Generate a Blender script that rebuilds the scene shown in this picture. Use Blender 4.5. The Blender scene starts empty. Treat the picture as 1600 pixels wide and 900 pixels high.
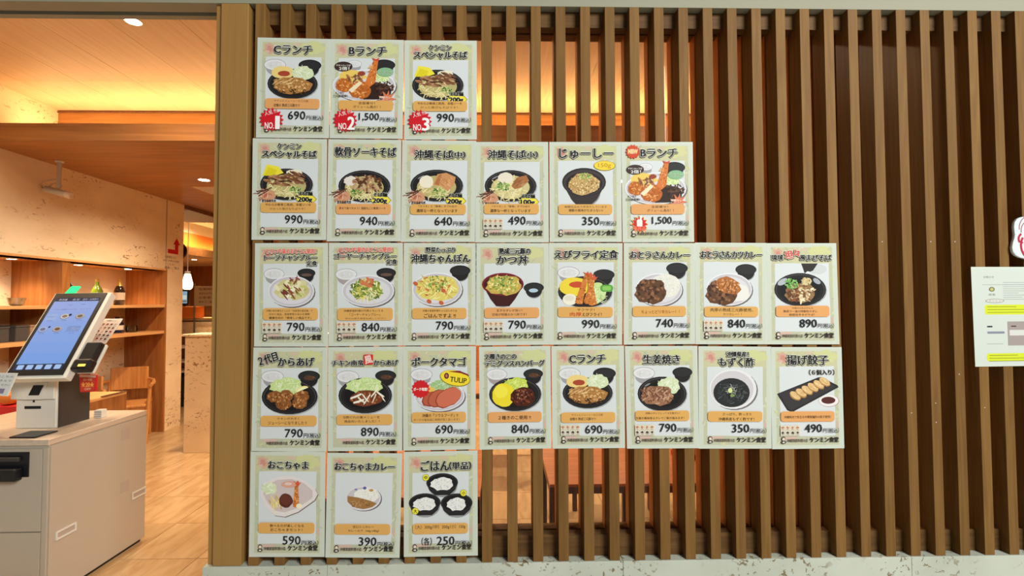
import bpy, bmesh, math, random
from mathutils import Vector, Matrix
R = math.radians
sc = bpy.context.scene
col = sc.collection

# ------------------------------------------------------------------ camera
CAM = Vector((1.0263, -1.9908, 1.4461)); FPX = 750.0
YAW, PITCH, ROLL = .0212512, .0311016, -.0032224
cy_, sy_, cp_, sp_ = math.cos(YAW), math.sin(YAW), math.cos(PITCH), math.sin(PITCH)
FW = Vector((sy_*cp_, cy_*cp_, sp_)); RT0 = Vector((cy_, -sy_, 0)); UP0 = RT0.cross(FW)
RT = RT0*math.cos(ROLL) + UP0*math.sin(ROLL); UP = -RT0*math.sin(ROLL) + UP0*math.cos(ROLL)
cd = bpy.data.cameras.new('camera'); cam = bpy.data.objects.new('camera', cd); col.objects.link(cam)
cd.sensor_width = 36; cd.lens = FPX/1600*36; cd.clip_start = .02; cd.clip_end = 60
cam.matrix_world = Matrix(((RT.x, UP.x, -FW.x, CAM.x), (RT.y, UP.y, -FW.y, CAM.y), (RT.z, UP.z, -FW.z, CAM.z), (0, 0, 0, 1)))
sc.camera = cam

def at(px, py, Y):                       # the point of the plane y = Y that is seen at a pixel
    d = FW + RT*((px-800)/FPX) + UP*((450-py)/FPX)
    return CAM + d*((Y-CAM.y)/d.y)

# ------------------------------------------------------------------ world, exposure, hall lights
w = bpy.data.worlds.new('world'); sc.world = w; w.use_nodes = True
w.node_tree.nodes['Background'].inputs[0].default_value = (.86, .92, 1, 1)
w.node_tree.nodes['Background'].inputs[1].default_value = .09
sc.view_settings.view_transform = 'Standard'; sc.view_settings.look = 'None'
sc.view_settings.exposure = 0; sc.view_settings.gamma = 1; sc.view_settings.use_curve_mapping = False
sc.cycles.max_bounces = 8; sc.cycles.diffuse_bounces = 4; sc.cycles.glossy_bounces = 4
sc.cycles.transparent_max_bounces = 24; sc.cycles.use_denoising = True
sc.cycles.sample_clamp_indirect = 4; sc.cycles.caustics_reflective = False; sc.cycles.caustics_refractive = False

def area(name, loc, size, power, colr, rot=(0, 0, 0), spread=180):
    l = bpy.data.lights.new(name, 'AREA'); l.shape = 'RECTANGLE'; l.size, l.size_y = size
    l.energy = power; l.color = colr; l.spread = R(spread)
    o = bpy.data.objects.new(name, l); col.objects.link(o); o.location = loc; o.rotation_euler = rot
    return o
hl = area('hall_ceiling_light', (4.7, -5.1, 4.4), (2.6, 1.8), 560, (.97, 1, .94))
hl.rotation_euler = (Vector((1.6, 0, 1.4))-hl.location).to_track_quat('-Z', 'Y').to_euler()
# hidden cove strips of the restaurant (they lie on the lowered ceilings, out of sight)
area('cove_strip_light', (.3, 2.16, 2.80), (6.6, .07), 64, (1, .70, .32), (R(180), 0, 0))
area('cove_strip_light', (-4.86, 6.6, 2.53), (.06, 5.5), 24, (1, .68, .3), (R(180), 0, 0))

# ------------------------------------------------------------------ materials
def lin(c): return tuple(((x/255)/12.92 if x <= 10 else ((x/255+.055)/1.055)**2.4) for x in c)
def mat(name):
    m = bpy.data.materials.new(name); m.use_nodes = True
    nt = m.node_tree; return m, nt, nt.nodes, nt.links, nt.nodes['Principled BSDF']
def plain(name, c, rough=.5, metal=0, spec=.5, emit=0):
    m, nt, n, l, b = mat(name); c = lin(c)
    b.inputs['Base Color'].default_value = (*c, 1); b.inputs['Roughness'].default_value = rough
    b.inputs['Metallic'].default_value = metal; b.inputs['Specular IOR Level'].default_value = spec
    if emit: b.inputs['Emission Color'].default_value = (*c, 1); b.inputs['Emission Strength'].default_value = emit
    nz = n.new('ShaderNodeTexNoise'); nz.inputs['Scale'].default_value = 60; bp = n.new('ShaderNodeBump')
    bp.inputs['Strength'].default_value = .03; bp.inputs['Distance'].default_value = .002
    l.new(nz.outputs['Fac'], bp.inputs['Height']); l.new(bp.outputs[0], b.inputs['Normal'])
    return m
def wood(name, dark, light, axis='Z', rough=.45, vary=.18, scale=1, spec=.4, bands=.35):
    m, nt, n, l, b = mat(name)
    tc = n.new('ShaderNodeTexCoord'); oi = n.new('ShaderNodeObjectInfo'); ad = n.new('ShaderNodeVectorMath'); ad.operation = 'ADD'
    ml = n.new('ShaderNodeMath'); ml.operation = 'MULTIPLY'; ml.inputs[1].default_value = 37
    l.new(oi.outputs['Random'], ml.inputs[0]); l.new(tc.outputs['Object'], ad.inputs[0]); l.new(ml.outputs[0], ad.inputs[1])
    mp = n.new('ShaderNodeMapping'); s = {'X': (1.1, 26, 26), 'Y': (26, 1.1, 26), 'Z': (26, 26, 1.1)}[axis]
    mp.inputs['Scale'].default_value = tuple(x*scale for x in s); l.new(ad.outputs[0], mp.inputs['Vector'])
    n1 = n.new('ShaderNodeTexNoise'); n1.inputs['Scale'].default_value = 3; n1.inputs['Detail'].default_value = 5; n1.inputs['Distortion'].default_value = .6
    l.new(mp.outputs[0], n1.inputs['Vector'])
    mp2 = n.new('ShaderNodeMapping'); mp2.inputs['Scale'].default_value = tuple((.6 if x < 2 else 7)*scale for x in s)
    l.new(ad.outputs[0], mp2.inputs['Vector'])
    wv = n.new('ShaderNodeTexNoise'); wv.inputs['Scale'].default_value = 1.6; wv.inputs['Detail'].default_value = 2; l.new(mp2.outputs[0], wv.inputs['Vector'])
    sn = n.new('ShaderNodeMath'); sn.operation = 'PINGPONG'; sn.inputs[1].default_value = .07; l.new(wv.outputs['Fac'], sn.inputs[0])
    s2 = n.new('ShaderNodeMath'); s2.operation = 'MULTIPLY'; s2.inputs[1].default_value = 14*bands; l.new(sn.outputs[0], s2.inputs[0])
    mx = n.new('ShaderNodeMath'); mx.operation = 'MULTIPLY_ADD'; mx.inputs[1].default_value = 1-bands*.6
    l.new(n1.outputs['Fac'], mx.inputs[0]); l.new(s2.outputs[0], mx.inputs[2])
    cr = n.new('ShaderNodeValToRGB'); cr.color_ramp.elements[0].position = .28; cr.color_ramp.elements[1].position = .85
    cr.color_ramp.elements[0].color = (*lin(dark), 1); cr.color_ramp.elements[1].color = (*lin(light), 1)
    l.new(mx.outputs[0], cr.inputs[0])
    hs = n.new('ShaderNodeHueSaturation'); mr = n.new('ShaderNodeMapRange'); mr.inputs['To Min'].default_value = 1-vary; mr.inputs['To Max'].default_value = 1+vary
    l.new(oi.outputs['Random'], mr.inputs['Value']); l.new(mr.outputs[0], hs.inputs['Value']); l.new(cr.outputs[0], hs.inputs['Color'])
    l.new(hs.outputs[0], b.inputs['Base Color'])
    b.inputs['Roughness'].default_value = rough; b.inputs['Specular IOR Level'].default_value = spec
    bp = n.new('ShaderNodeBump'); bp.inputs['Strength'].default_value = .12; bp.inputs['Distance'].default_value = .002
    l.new(n1.outputs['Fac'], bp.inputs['Height']); l.new(bp.outputs[0], b.inputs['Normal'])
    return m
def stone(name, base, base2, fleck, scale=9, amount=.60, rough=.6, squash=(1, 1, 1.7), cluster=(.45, .62)):
    m, nt, n, l, b = mat(name)
    tc = n.new('ShaderNodeTexCoord'); mp = n.new('ShaderNodeMapping'); mp.inputs['Scale'].default_value = squash
    l.new(tc.outputs['Object'], mp.inputs['Vector'])
    def nz(s, d=3, dist=0):
        k = n.new('ShaderNodeTexNoise'); k.inputs['Scale'].default_value = s; k.inputs['Detail'].default_value = d; k.inputs['Distortion'].default_value = dist
        l.new(mp.outputs[0], k.inputs['Vector']); return k.outputs['Fac']
    def ramp(src, a, c, p0, p1):
        k = n.new('ShaderNodeValToRGB'); e = k.color_ramp.elements; e[0].position = p0; e[1].position = p1; e[0].color = a; e[1].color = c
        l.new(src, k.inputs[0]); return k.outputs[0]
    basec = ramp(nz(2.2, 5), (*lin(base), 1), (*lin(base2), 1), .35, .68)
    fl = ramp(nz(scale*2.2, 2, 1.4), (0, 0, 0, 1), (1, 1, 1, 1), amount, amount+.05)
    cl = ramp(nz(scale*.22, 2), (0, 0, 0, 1), (1, 1, 1, 1), *cluster)
    mu = n.new('ShaderNodeMath'); mu.operation = 'MULTIPLY'; l.new(fl, mu.inputs[0]); l.new(cl, mu.inputs[1])
    mm = n.new('ShaderNodeMix'); mm.data_type = 'RGBA'; l.new(mu.outputs[0], mm.inputs[0]); l.new(basec, mm.inputs[6])
    mm.inputs[7].default_value = (*lin(fleck), 1); l.new(mm.outputs[2], b.inputs['Base Color'])
    b.inputs['Roughness'].default_value = rough
    iv = n.new('ShaderNodeMath'); iv.operation = 'SUBTRACT'; iv.inputs[0].default_value = 1; l.new(mu.outputs[0], iv.inputs[1])
    bp = n.new('ShaderNodeBump'); bp.inputs['Strength'].default_value = .35; bp.inputs['Distance'].default_value = .004
    l.new(iv.outputs[0], bp.inputs['Height']); l.new(bp.outputs[0], b.inputs['Normal'])
    return m
def marble(name, a, c, rough=.22):
    m, nt, n, l, b = mat(name)
    tc = n.new('ShaderNodeTexCoord'); oi = n.new('ShaderNodeObjectInfo'); ad = n.new('ShaderNodeVectorMath'); ad.operation = 'ADD'
    ml = n.new('ShaderNodeMath'); ml.operation = 'MULTIPLY'; ml.inputs[1].default_value = 9; l.new(oi.outputs['Random'], ml.inputs[0])
    l.new(tc.outputs['Object'], ad.inputs[0]); l.new(ml.outputs[0], ad.inputs[1])
    mp = n.new('ShaderNodeMapping'); mp.inputs['Rotation'].default_value = (0, 0, R(35)); mp.inputs['Scale'].default_value = (9, 2.2, 4)
    l.new(ad.outputs[0], mp.inputs['Vector'])
    nz = n.new('ShaderNodeTexNoise'); nz.inputs['Scale'].default_value = 1.5; nz.inputs['Detail'].default_value = 6; nz.inputs['Distortion'].default_value = .8
    l.new(mp.outputs[0], nz.inputs['Vector'])
    cr = n.new('ShaderNodeValToRGB'); e = cr.color_ramp.elements; e[0].position = .33; e[1].position = .62; e[0].color = (*lin(a), 1); e[1].color = (*lin(c), 1)
    l.new(nz.outputs['Fac'], cr.inputs[0]); l.new(cr.outputs[0], b.inputs['Base Color']); b.inputs['Roughness'].default_value = rough
    return m
def printed(name, rough=.3, emit=0, translucent=0):
    m, nt, n, l, b = mat(name)
    a = n.new('ShaderNodeAttribute'); a.attribute_name = 'ink'
    if not emit: l.new(a.outputs['Color'], b.inputs['Base Color'])
    b.inputs['Roughness'].default_value = rough; b.inputs['Specular IOR Level'].default_value = .18
    if emit: l.new(a.outputs['Color'], b.inputs['Emission Color']); b.inputs['Emission Strength'].default_value = emit; b.inputs['Base Color'].default_value = (0, 0, 0, 1)
    if translucent:
        t = n.new('ShaderNodeBsdfTranslucent'); l.new(a.outputs['Color'], t.inputs['Color']); mx = n.new('ShaderNodeMixShader')
        mx.inputs[0].default_value = translucent; l.new(b.outputs[0], mx.inputs[1]); l.new(t.outputs[0], mx.inputs[2])
        l.new(mx.outputs[0], n['Material Output'].inputs['Surface'])
    return m
def glass_mat(name, tint=(1, 1, 1), refl=.9):
    m, nt, n, l, b = mat(name)
    t = n.new('ShaderNodeBsdfTransparent'); t.inputs[0].default_value = (*tint, 1); g = n.new('ShaderNodeBsdfGlossy'); g.inputs['Roughness'].default_value = .02
    f = n.new('ShaderNodeFresnel'); f.inputs['IOR'].default_value = 1.45; mu = n.new('ShaderNodeMath'); mu.operation = 'MULTIPLY'; mu.inputs[1].default_value = refl
    l.new(f.outputs[0], mu.inputs[0]); mx = n.new('ShaderNodeMixShader'); l.new(mu.outputs[0], mx.inputs[0]); l.new(t.outputs[0], mx.inputs[1]); l.new(g.outputs[0], mx.inputs[2])
    l.new(mx.outputs[0], n['Material Output'].inputs['Surface']); return m
def emitter(name, c, s):
    m = bpy.data.materials.new(name); m.use_nodes = True; n = m.node_tree.nodes; n.clear()
    e = n.new('ShaderNodeEmission'); e.inputs[0].default_value = (*c, 1); e.inputs[1].default_value = s; o = n.new('ShaderNodeOutputMaterial')
    m.node_tree.links.new(e.outputs[0], o.inputs[0]); return m

SLAT = wood('slat_wood', (108, 75, 37), (131, 96, 52), 'Z', .6, .13, 1, .15, .2)
POST = wood('post_wood', (150, 111, 58), (160, 120, 66), 'Z', .55, 0, 1, .3, .1)
RAIL = wood('rail_wood', (84, 58, 32), (108, 78, 44), 'X', .6, .06, 1, .15)
REAR_LIT = wood('rear_slat_lit_wood', (168, 106, 50), (196, 128, 64), 'Z', .5, .08, 1, .2, .2)  # lighter, more orange than the front slats: interior light put into the colour
MAPLE_X = wood('beam_wood', (146, 94, 50), (176, 120, 68), 'X', .45, .04, .5)
MAPLE_C = wood('ceiling_wood', (196, 160, 124), (212, 178, 142), 'Y', .5, .035, .7, .3, .2)
MAPLE_Z = wood('cabinet_wood', (140, 84, 40), (172, 112, 58), 'Z', .4, .06, .6)
MAPLE_S = wood('shelf_wood', (196, 140, 84), (222, 170, 112), 'Y', .4, .04, .7)
CHAIRW = wood('chair_wood', (186, 120, 62), (214, 152, 88), 'Z', .4, .05, .9)
TABLEW = wood('table_wood', (176, 104, 58), (206, 132, 80), 'X', .35, .05, .5)
DARKW = wood('dark_wood', (92, 58, 40), (120, 80, 55), 'Z', .45, .05, .8)
PLINTH = stone('coral_stone_white', (196, 199, 186), (174, 177, 163), (126, 110, 80), 14, .60, .55, (1, 1, 1.1), (.38, .55))
WALLST = stone('coral_stone', (240, 218, 184), (224, 198, 160), (158, 120, 84), 9, .605, .6, (1, .8, 1.8), (.46, .6))
FLOORM = marble('marble_tile', (172, 136, 94), (192, 160, 118))
GROUT = plain('grout', (120, 92, 62), .8)
HALLF = plain('hall_floor_tile', (200, 196, 186), .4)
BULK = plain('bulkhead_paint', (142, 138, 118), .7)
BLACK = plain('black_plastic', (22, 22, 24), .35)
DARKG = plain('dark_grey_plastic', (58, 52, 48), .5)
WHITEP = plain('white_plastic', (218, 214, 204), .4)
COUNT = plain('counter_laminate', (180, 167, 151), .45)
COUNTT = wood('counter_top', (190, 168, 148), (206, 188, 168), 'Y', .4, 0, .6, .4, .2)
TAPE = plain('grey_tape', (176, 160, 150), .6)
GREYM = plain('grey_metal', (190, 184, 176), .45, .1)
STEEL = plain('steel', (180, 176, 170), .3, 1)
RED = plain('red_vinyl', (200, 24, 32), .5)
INK = plain('brown_ink', (84, 62, 50), .7)
GLASS = glass_mat('window_glass', (.98, .98, .97), .3)
GLASS2 = glass_mat('bottle_clear_glass', (.85, .85, .8), 1)
BOT_G = plain('green_glass', (96, 110, 28), .12, 0, .8)
BOT_D = plain('dark_glass', (40, 26, 20), .1, 0, .8)
BOT_B = plain('dark_blue_glass', (26, 28, 52), .1, 0, .8)
GOLD = plain('gold_foil', (220, 180, 90), .3, .7)
LABELP = plain('paper_label', (216, 200, 180), .6)
FABRIC = plain('dark_fabric', (70, 64, 60), .9)
BOXB = plain('beige_board', (150, 122, 96), .8)
PLASTER = plain('warm_plaster', (214, 186, 150), .8)
ORANGE = plain('orange_panel', (214, 116, 40), .5)
PRINT = printed('print_ink', .55, 0, .10)
LAMI = plain('laminate_film', (200, 205, 194), .5, 0, .2)
SCREEN = printed('screen_picture', .2, .95)
LAMP = emitter('lamp_lens', (1, .86, .62), 26)
PEND = emitter('pendant_glow', (1, .78, .5), 4)
GREENL = emitter('green_led', (.06, 1, .32), 1.3)
YELL = emitter('yellow_led', (1, .75, .1), 2)

# ------------------------------------------------------------------ mesh helpers
class MB:
    def __init__(s): s.v = []; s.f = []; s.m = []; s.mi = 0
    def quad(s, *p):
        i = len(s.v); s.v += [tuple(q) for q in p]; s.f.append(tuple(range(i, i+len(p)))); s.m.append(s.mi); return s
    def box(s, x0, x1, y0, y1, z0, z1, M=None):
        i = len(s.v); P = [(x, y, z) for z in (z0, z1) for y in (y0, y1) for x in (x0, x1)]
        if M is not None: P = [tuple(M @ Vector(p)) for p in P]
        s.v += P
        for q in ((0, 2, 3, 1), (4, 5, 7, 6), (0, 1, 5, 4), (2, 6, 7, 3), (0, 4, 6, 2), (1, 3, 7, 5)):
            s.f.append(tuple(i+k for k in q)); s.m.append(s.mi)
        return s
    def prism(s, pts, fn, a, b):        # outline pts in 2-D, fn(p, t) -> 3-D
        n = len(pts); i = len(s.v)
        s.v += [tuple(fn(p, a)) for p in pts] + [tuple(fn(p, b)) for p in pts]
        s.f.append(tuple(i+k for k in range(n))); s.f.append(tuple(i+n+k for k in reversed(range(n)))); s.m += [s.mi]*2
        for k in range(n):
            j = (k+1) % n; s.f.append((i+k, i+n+k, i+n+j, i+j)); s.m.append(s.mi)
        return s
    def lathe(s, prof, c=(0, 0, 0), n=20, M=None):   # prof: (radius, height)
        i = len(s.v)
        for r, z in prof:
            for k in range(n):
                a = 2*math.pi*k/n; p = Vector((r*math.cos(a), r*math.sin(a), z))
                if M is not None: p = M @ p
                s.v.append((c[0]+p.x, c[1]+p.y, c[2]+p.z))
        for j in range(len(prof)-1):
            for k in range(n):
                k2 = (k+1) % n; s.f.append((i+j*n+k, i+j*n+k2, i+(j+1)*n+k2, i+(j+1)*n+k)); s.m.append(s.mi)
        s.f.append(tuple(i+k for k in reversed(range(n)))); s.m.append(s.mi)
        s.f.append(tuple(i+(len(prof)-1)*n+k for k in range(n))); s.m.append(s.mi)
        return s
    def tube(s, pts, r, n=8):
        pts = [Vector(p) for p in pts]; i = len(s.v)
        rr = r if isinstance(r, (list, tuple)) else [r]*len(pts)
        for k, p in enumerate(pts):
            d = (pts[min(k+1, len(pts)-1)]-pts[max(k-1, 0)]).normalized()
            a = d.orthogonal().normalized() if abs(d.z) < .9 else Vector((1, 0, 0)); a = (a - d*a.dot(d)).normalized(); b = d.cross(a)
            for q in range(n):
                t = 2*math.pi*q/n; s.v.append(tuple(p + (a*math.cos(t)+b*math.sin(t))*rr[k]))
        for k in range(len(pts)-1):
            for q in range(n):
                q2 = (q+1) % n; s.f.append((i+k*n+q, i+k*n+q2, i+(k+1)*n+q2, i+(k+1)*n+q)); s.m.append(s.mi)
        s.f.append(tuple(i+q for q in reversed(range(n)))); s.f.append(tuple(i+(len(pts)-1)*n+q for q in range(n))); s.m += [s.mi]*2
        return s
    def build(s, name, mats, parent=None, bevel=0, smooth=False, kind=None, origin=None):
        me = bpy.data.meshes.new(name)
        if origin is not None: s.v = [(v[0]-origin[0], v[1]-origin[1], v[2]-origin[2]) for v in s.v]
        me.from_pydata(s.v, [], s.f)
        for m in (mats if isinstance(mats, (list, tuple)) else [mats]): me.materials.append(m)
        me.polygons.foreach_set('material_index', s.m)
        bm = bmesh.new(); bm.from_mesh(me); bmesh.ops.recalc_face_normals(bm, faces=bm.faces)
        if bevel: bmesh.ops.bevel(bm, geom=bm.edges[:], offset=bevel, segments=2, affect='EDGES', profile=.5)
        bm.to_mesh(me); bm.free()
        if smooth:
            me.polygons.foreach_set('use_smooth', [True]*len(me.polygons)); me.set_sharp_from_angle(angle=R(40))
        o = bpy.data.objects.new(name, me); col.objects.link(o)
        if origin is not None: o.location = origin
        if parent is not None:
            o.parent = parent
            if origin is not None: o.location = Vector(origin)-parent.matrix_parent_inverse @ parent.location
        if kind: o['kind'] = kind
        return o
def B(*a, **k): return MB().box(*a, **k)
def thing(name, label, cat, loc=(0, 0, 0), group=None, rz=0):
    o = bpy.data.objects.new(name, None); col.objects.link(o); o.location = loc; o.rotation_euler.z = rz
    o['label'] = label; o['category'] = cat; o.empty_display_size = .05
    if group: o['group'] = group
    return o
def tag(o, label, cat, group=None):
    o['label'] = label; o['category'] = cat
    if group: o['group'] = group
    return o
def struct(name):
    o = bpy.data.objects.new(name, None); col.objects.link(o); o['kind'] = 'structure'; return o
def piece(parent, name, me, loc, rot=(0, 0, 0), scale=(1, 1, 1)):
    o = bpy.data.objects.new(name, me); col.objects.link(o); o.parent = parent; o.location = loc; o.rotation_euler = rot; o.scale = scale; return o
def copy_tree(o, parent=None):
    c = o.copy(); col.objects.link(c)
    if parent is not None: c.parent = parent
    for ch in list(o.children): copy_tree(ch, c)
    return c
def unit_mesh(name, x0, x1, y0, y1, z0, z1, m, bev=0):
    o = B(x0, x1, y0, y1, z0, z1).build(name, m, bevel=bev); me = o.data; bpy.data.objects.remove(o); return me

# ------------------------------------------------------------------ flat print: coloured shapes stacked in thin layers
GAIN = 1.04
_tc = {}
def glyphs(s, off):
    k = (s, off)
    if k not in _tc:
        c = bpy.data.curves.new('t', 'FONT'); c.body = s; c.offset = off; c.resolution_u = 2; c.size = 1
        o = bpy.data.objects.new('t', c); m = bpy.data.meshes.new_from_object(o)
        V = [(v.co.x, v.co.y) for v in m.vertices]; F = [tuple(p.vertices) for p in m.polygons]
        xs = [v[0] for v in V]; ys = [v[1] for v in V]
        _tc[k] = (V, F, (min(xs), max(xs), min(ys), max(ys)))
        bpy.data.objects.remove(o); bpy.data.curves.remove(c); bpy.data.meshes.remove(m)
    return _tc[k]
class Print:
    def __init__(s, lay=0, step=.00002): s.v = []; s.f = []; s.c = []; s.lay = lay; s.step = step
    def poly(s, pts, c, up=True):
        if up: s.lay += s.step
        i = len(s.v); s.v += [(p[0], p[1], s.lay) for p in pts]; s.f.append(tuple(range(i, i+len(pts)))); s.c.append(c); return s
    def rect(s, u0, u1, v0, v1, c): return s.poly([(u0, v0), (u1, v0), (u1, v1), (u0, v1)], c)
    def rrect(s, u0, u1, v0, v1, r, c):
        P = []
        for cx, cy, a0 in ((u1-r, v0+r, -90), (u1-r, v1-r, 0), (u0+r, v1-r, 90), (u0+r, v0+r, 180)):
            for k in range(5): a = R(a0+k*22.5); P.append((cx+r*math.cos(a), cy+r*math.sin(a)))
        return s.poly(P, c)
    def ell(s, cx, cy, rx, ry, c, rot=0, n=26, a0=0, a1=360):
        P = []; full = a1-a0 >= 360
        for k in range(n if full else n+1):
            a = R(a0+(a1-a0)*k/n); x = rx*math.cos(a); y = ry*math.sin(a); P.append((cx+x*math.cos(rot)-y*math.sin(rot), cy+x*math.sin(rot)+y*math.cos(rot)))
        return s.poly(P, c)
    def blob(s, cx, cy, rx, ry, c, seed=0, ro=.12, n=22, rot=0):
        g = random.Random(seed); P = []
        for k in range(n):
            a = 2*math.pi*k/n; q = 1+g.uniform(-ro, ro); x = rx*math.cos(a)*q; y = ry*math.sin(a)*q
            P.append((cx+x*math.cos(rot)-y*math.sin(rot), cy+x*math.sin(rot)+y*math.cos(rot)))
        return s.poly(P, c)
    def star(s, cx, cy, r0, r1, n, c):
        return s.poly([(cx+(r0 if k % 2 else r1)*math.cos(math.pi*k/n), cy+(r0 if k % 2 else r1)*math.sin(math.pi*k/n)) for k in range(2*n)], c)
    def scat(s, cx, cy, rx, ry, n, a, b, cols, seed=1, rot=None):     # bits of food: long side a, short side b
        g = random.Random(seed); st = s.step; s.lay += st; s.step = st*.25
        for _ in range(n):
            t = g.uniform(0, 2*math.pi); q = math.sqrt(g.random()); x = cx+rx*q*math.cos(t); y = cy+ry*q*math.sin(t)
            s.ell(x, y, a*g.uniform(.6, 1.2), b*g.uniform(.6, 1.2), g.choice(cols), g.uniform(0, 3.14) if rot is None else rot+g.uniform(-.3, .3), 7)
        s.step = st; s.lay += st
        return s
    def strands(s, cx, cy, rx, ry, n, L, wd, cols, seed=1, curl=1.6):
        g = random.Random(seed); st = s.step; s.lay += st; s.step = st*.25
        for _ in range(n):
            t = g.uniform(0, 6.28); q = math.sqrt(g.random())*.85; x = cx+rx*q*math.cos(t); y = cy+ry*q*math.sin(t); a = g.uniform(0, 6.28); k = g.uniform(-curl, curl)
            P = []; Q = []
            for j in range(6):
                P.append((x-math.sin(a)*wd, y+math.cos(a)*wd)); Q.append((x+math.sin(a)*wd, y-math.cos(a)*wd))
                x += math.cos(a)*L/5; y += math.sin(a)*L/5; a += k/5
            s.poly(P+Q[::-1], g.choice(cols))
        s.step = st; s.lay += st
        return s
    def text(s, t, u0, u1, v0, v1, c, bold=.0, rot=0, skew=0):
        V, F, (a, b, d, e) = glyphs(t, 0); s.lay += s.step; cu, cv = (u0+u1)/2, (v0+v1)/2; w_ = abs(bold)*(v1-v0)
        if bold < 0: sh = [(w_*math.cos(k*math.pi/4), w_*math.sin(k*math.pi/4)) for k in range(8)]     # an outline all round
        elif bold: sh = [(-w_, -w_*.4), (w_, -w_*.4), (0, w_*.7), (w_, w_*.5), (-w_, w_*.5)][:3 if w_ < .3 else 5]
        else: sh = [(0, 0)]
        for du, dv in sh:
            i = len(s.v); s.lay += s.step*.5
            for x, y in V:
                X = u0+(x-a)/(b-a)*(u1-u0)-cu; Y = v1-(y-d)/(e-d)*(v1-v0)-cv
                X -= skew*Y
                s.v.append((cu+du+X*math.cos(rot)-Y*math.sin(rot), cv+dv+X*math.sin(rot)+Y*math.cos(rot), s.lay))
            s.f += [tuple(i+k for k in f) for f in F]; s.c += [c]*len(F)
        return s
    def title(s, t, u0, u1, v0, v1, c=(40, 38, 40), rot=0, o=.055, skew=0, sh=.75):
        o = min(1.0/(v1-v0), o*2)
        s.text(t, u0+sh, u1+sh, v0+sh, v1+sh, (104, 100, 88), -o*.9, rot, skew)
        s.text(t, u0, u1, v0, v1, (228, 228, 216), -o, rot, skew)
        return s.text(t, u0, u1, v0, v1, c, min(.58/(v1-v0), .06), rot, skew)
    def build(s, name, mp, parent=None, m=None, origin=(0, 0, 0), gain=GAIN):   # mp(u, v, layer) -> world point
        me = bpy.data.meshes.new(name); O = Vector(origin)
        me.from_pydata([tuple(mp(*v)-O) for v in s.v], [], s.f); me.materials.append(m or PRINT)
        at_ = me.color_attributes.new('ink', 'FLOAT_COLOR', 'CORNER'); buf = []; cache = {}
        for p, c in zip(me.polygons, s.c):
            if c not in cache: cache[c] = [min(.92, x*gain) for x in lin(c)]+[1]
            buf += cache[c]*p.loop_total
        at_.data.foreach_set('color', buf)
        o = bpy.data.objects.new(name, me); col.objects.link(o)
        if parent is not None: o.parent = parent
        else: o.location = O
        return o

# ================================================================== SETTING
ZT, ZP = 2.701, .39                         # underside of the bulkhead, top of the plinth
PITCH_S, SW = .104725, .0414                # slat spacing and width
wall = struct('wall_front')
slat_me = unit_mesh('slat', 0, SW, 0, .08, 0, ZT-ZP, SLAT, .0012)
rear_me = unit_mesh('rear_slat', 0, SW, .092, .148, 0, ZT-ZP, REAR_LIT, .0012)
for i in range(38):
    piece(wall, 'slat', slat_me, (i*PITCH_S, 0, ZP)); piece(wall, 'rear_slat', rear_me, (i*PITCH_S, 0, ZP))
XR = 38*PITCH_S
B(-.03, XR, .038, .084, 2.632, ZT-.001).build('top_rail', RAIL, wall, .001)
B(-.03, XR, .095, .150, 2.632, ZT-.001).build('top_rail', RAIL, wall, .001)
B(-.03, XR, .038, .084, ZP+.001, .478).build('bottom_rail', RAIL, wall, .001)
B(-.03, XR, .094, .150, ZP+.001, .478).build('bottom_rail', RAIL, wall, .001)
B(-.03, XR, .0865, .0905, ZP+.002, 2.66).build('glass_pane', GLASS, wall)
B(-.142, -.028, 0, .15, ZP, ZT).build('corner_post', POST, wall, .003)
B(-.168, -.1425, .014, .15, ZP, ZT).build('jamb_strip', POST, wall, .001)
# small screw plugs seen on some slats
pl = MB()
for i, z in ((25, 1.70), (27, 1.70), (28, 1.70), (28, 1.14), (27, .94), (26, .98), (27, 1.02), (29, 1.0)):
    pl.lathe([(.0028, 0), (.0028, .0006)], (i*PITCH_S+.018, -.0006, z), 8, Matrix.Rotation(R(-90), 3, 'X'))
pl.build('screw_plug', TAPE, wall, kind='stuff')
plinth = struct('trim_1')
xs = [-.178, .319, 1.519, 2.719, 3.98]
for a, b in zip(xs, xs[1:]):
    B(a+.0006, b-.0006, -.006, .152, 0, ZP).build('stone_panel', PLINTH, plinth, .0015)
bulk = struct('wall_header')
B(-5, 6, 0, .066, ZT, 3.6).build('header_face', BULK, bulk)
B(-5, 6, .066, .092, ZT+.03, 3.6).build('track_groove', BLACK, bulk)
B(-5, 6, .092, .122, ZT, 3.6).build('header_back', BULK, bulk)
hall = struct('floor_hall'); B(-6, 7, -7, -.007, -.05, -.004).build('hall_paving', HALLF, hall)
B(-6, -.18, -.007, .378, -.05, -.002).build('threshold_stone', FLOORM, hall)
fl = struct('floor'); B(-9, 4.2, .378, 10, -.06, -.004).build('mortar_bed', GROUT, fl)
tw, tl = .41, .446
tile_me = unit_mesh('floor_tile', 0, tw-.003, 0, tl-.003, -.01, 0, FLOORM, .001)
for a in range(-6, 11):
    for b in range(-1, 11): piece(fl, 'floor_tile', tile_me, (-1.12+a*tw, .824+b*tl, 0))
g = MB()
for a in range(-19, 12):
    for b in range(-1, 21):
        if -6 <= a < 11 and b < 11: continue
        x, y = -1.12+a*tw, .824+b*tl
        g.box(x, x+tw-.003, y, y+tl-.003, -.01, 0)
g.build('floor_tile', FLOORM, fl, kind='stuff')

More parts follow.
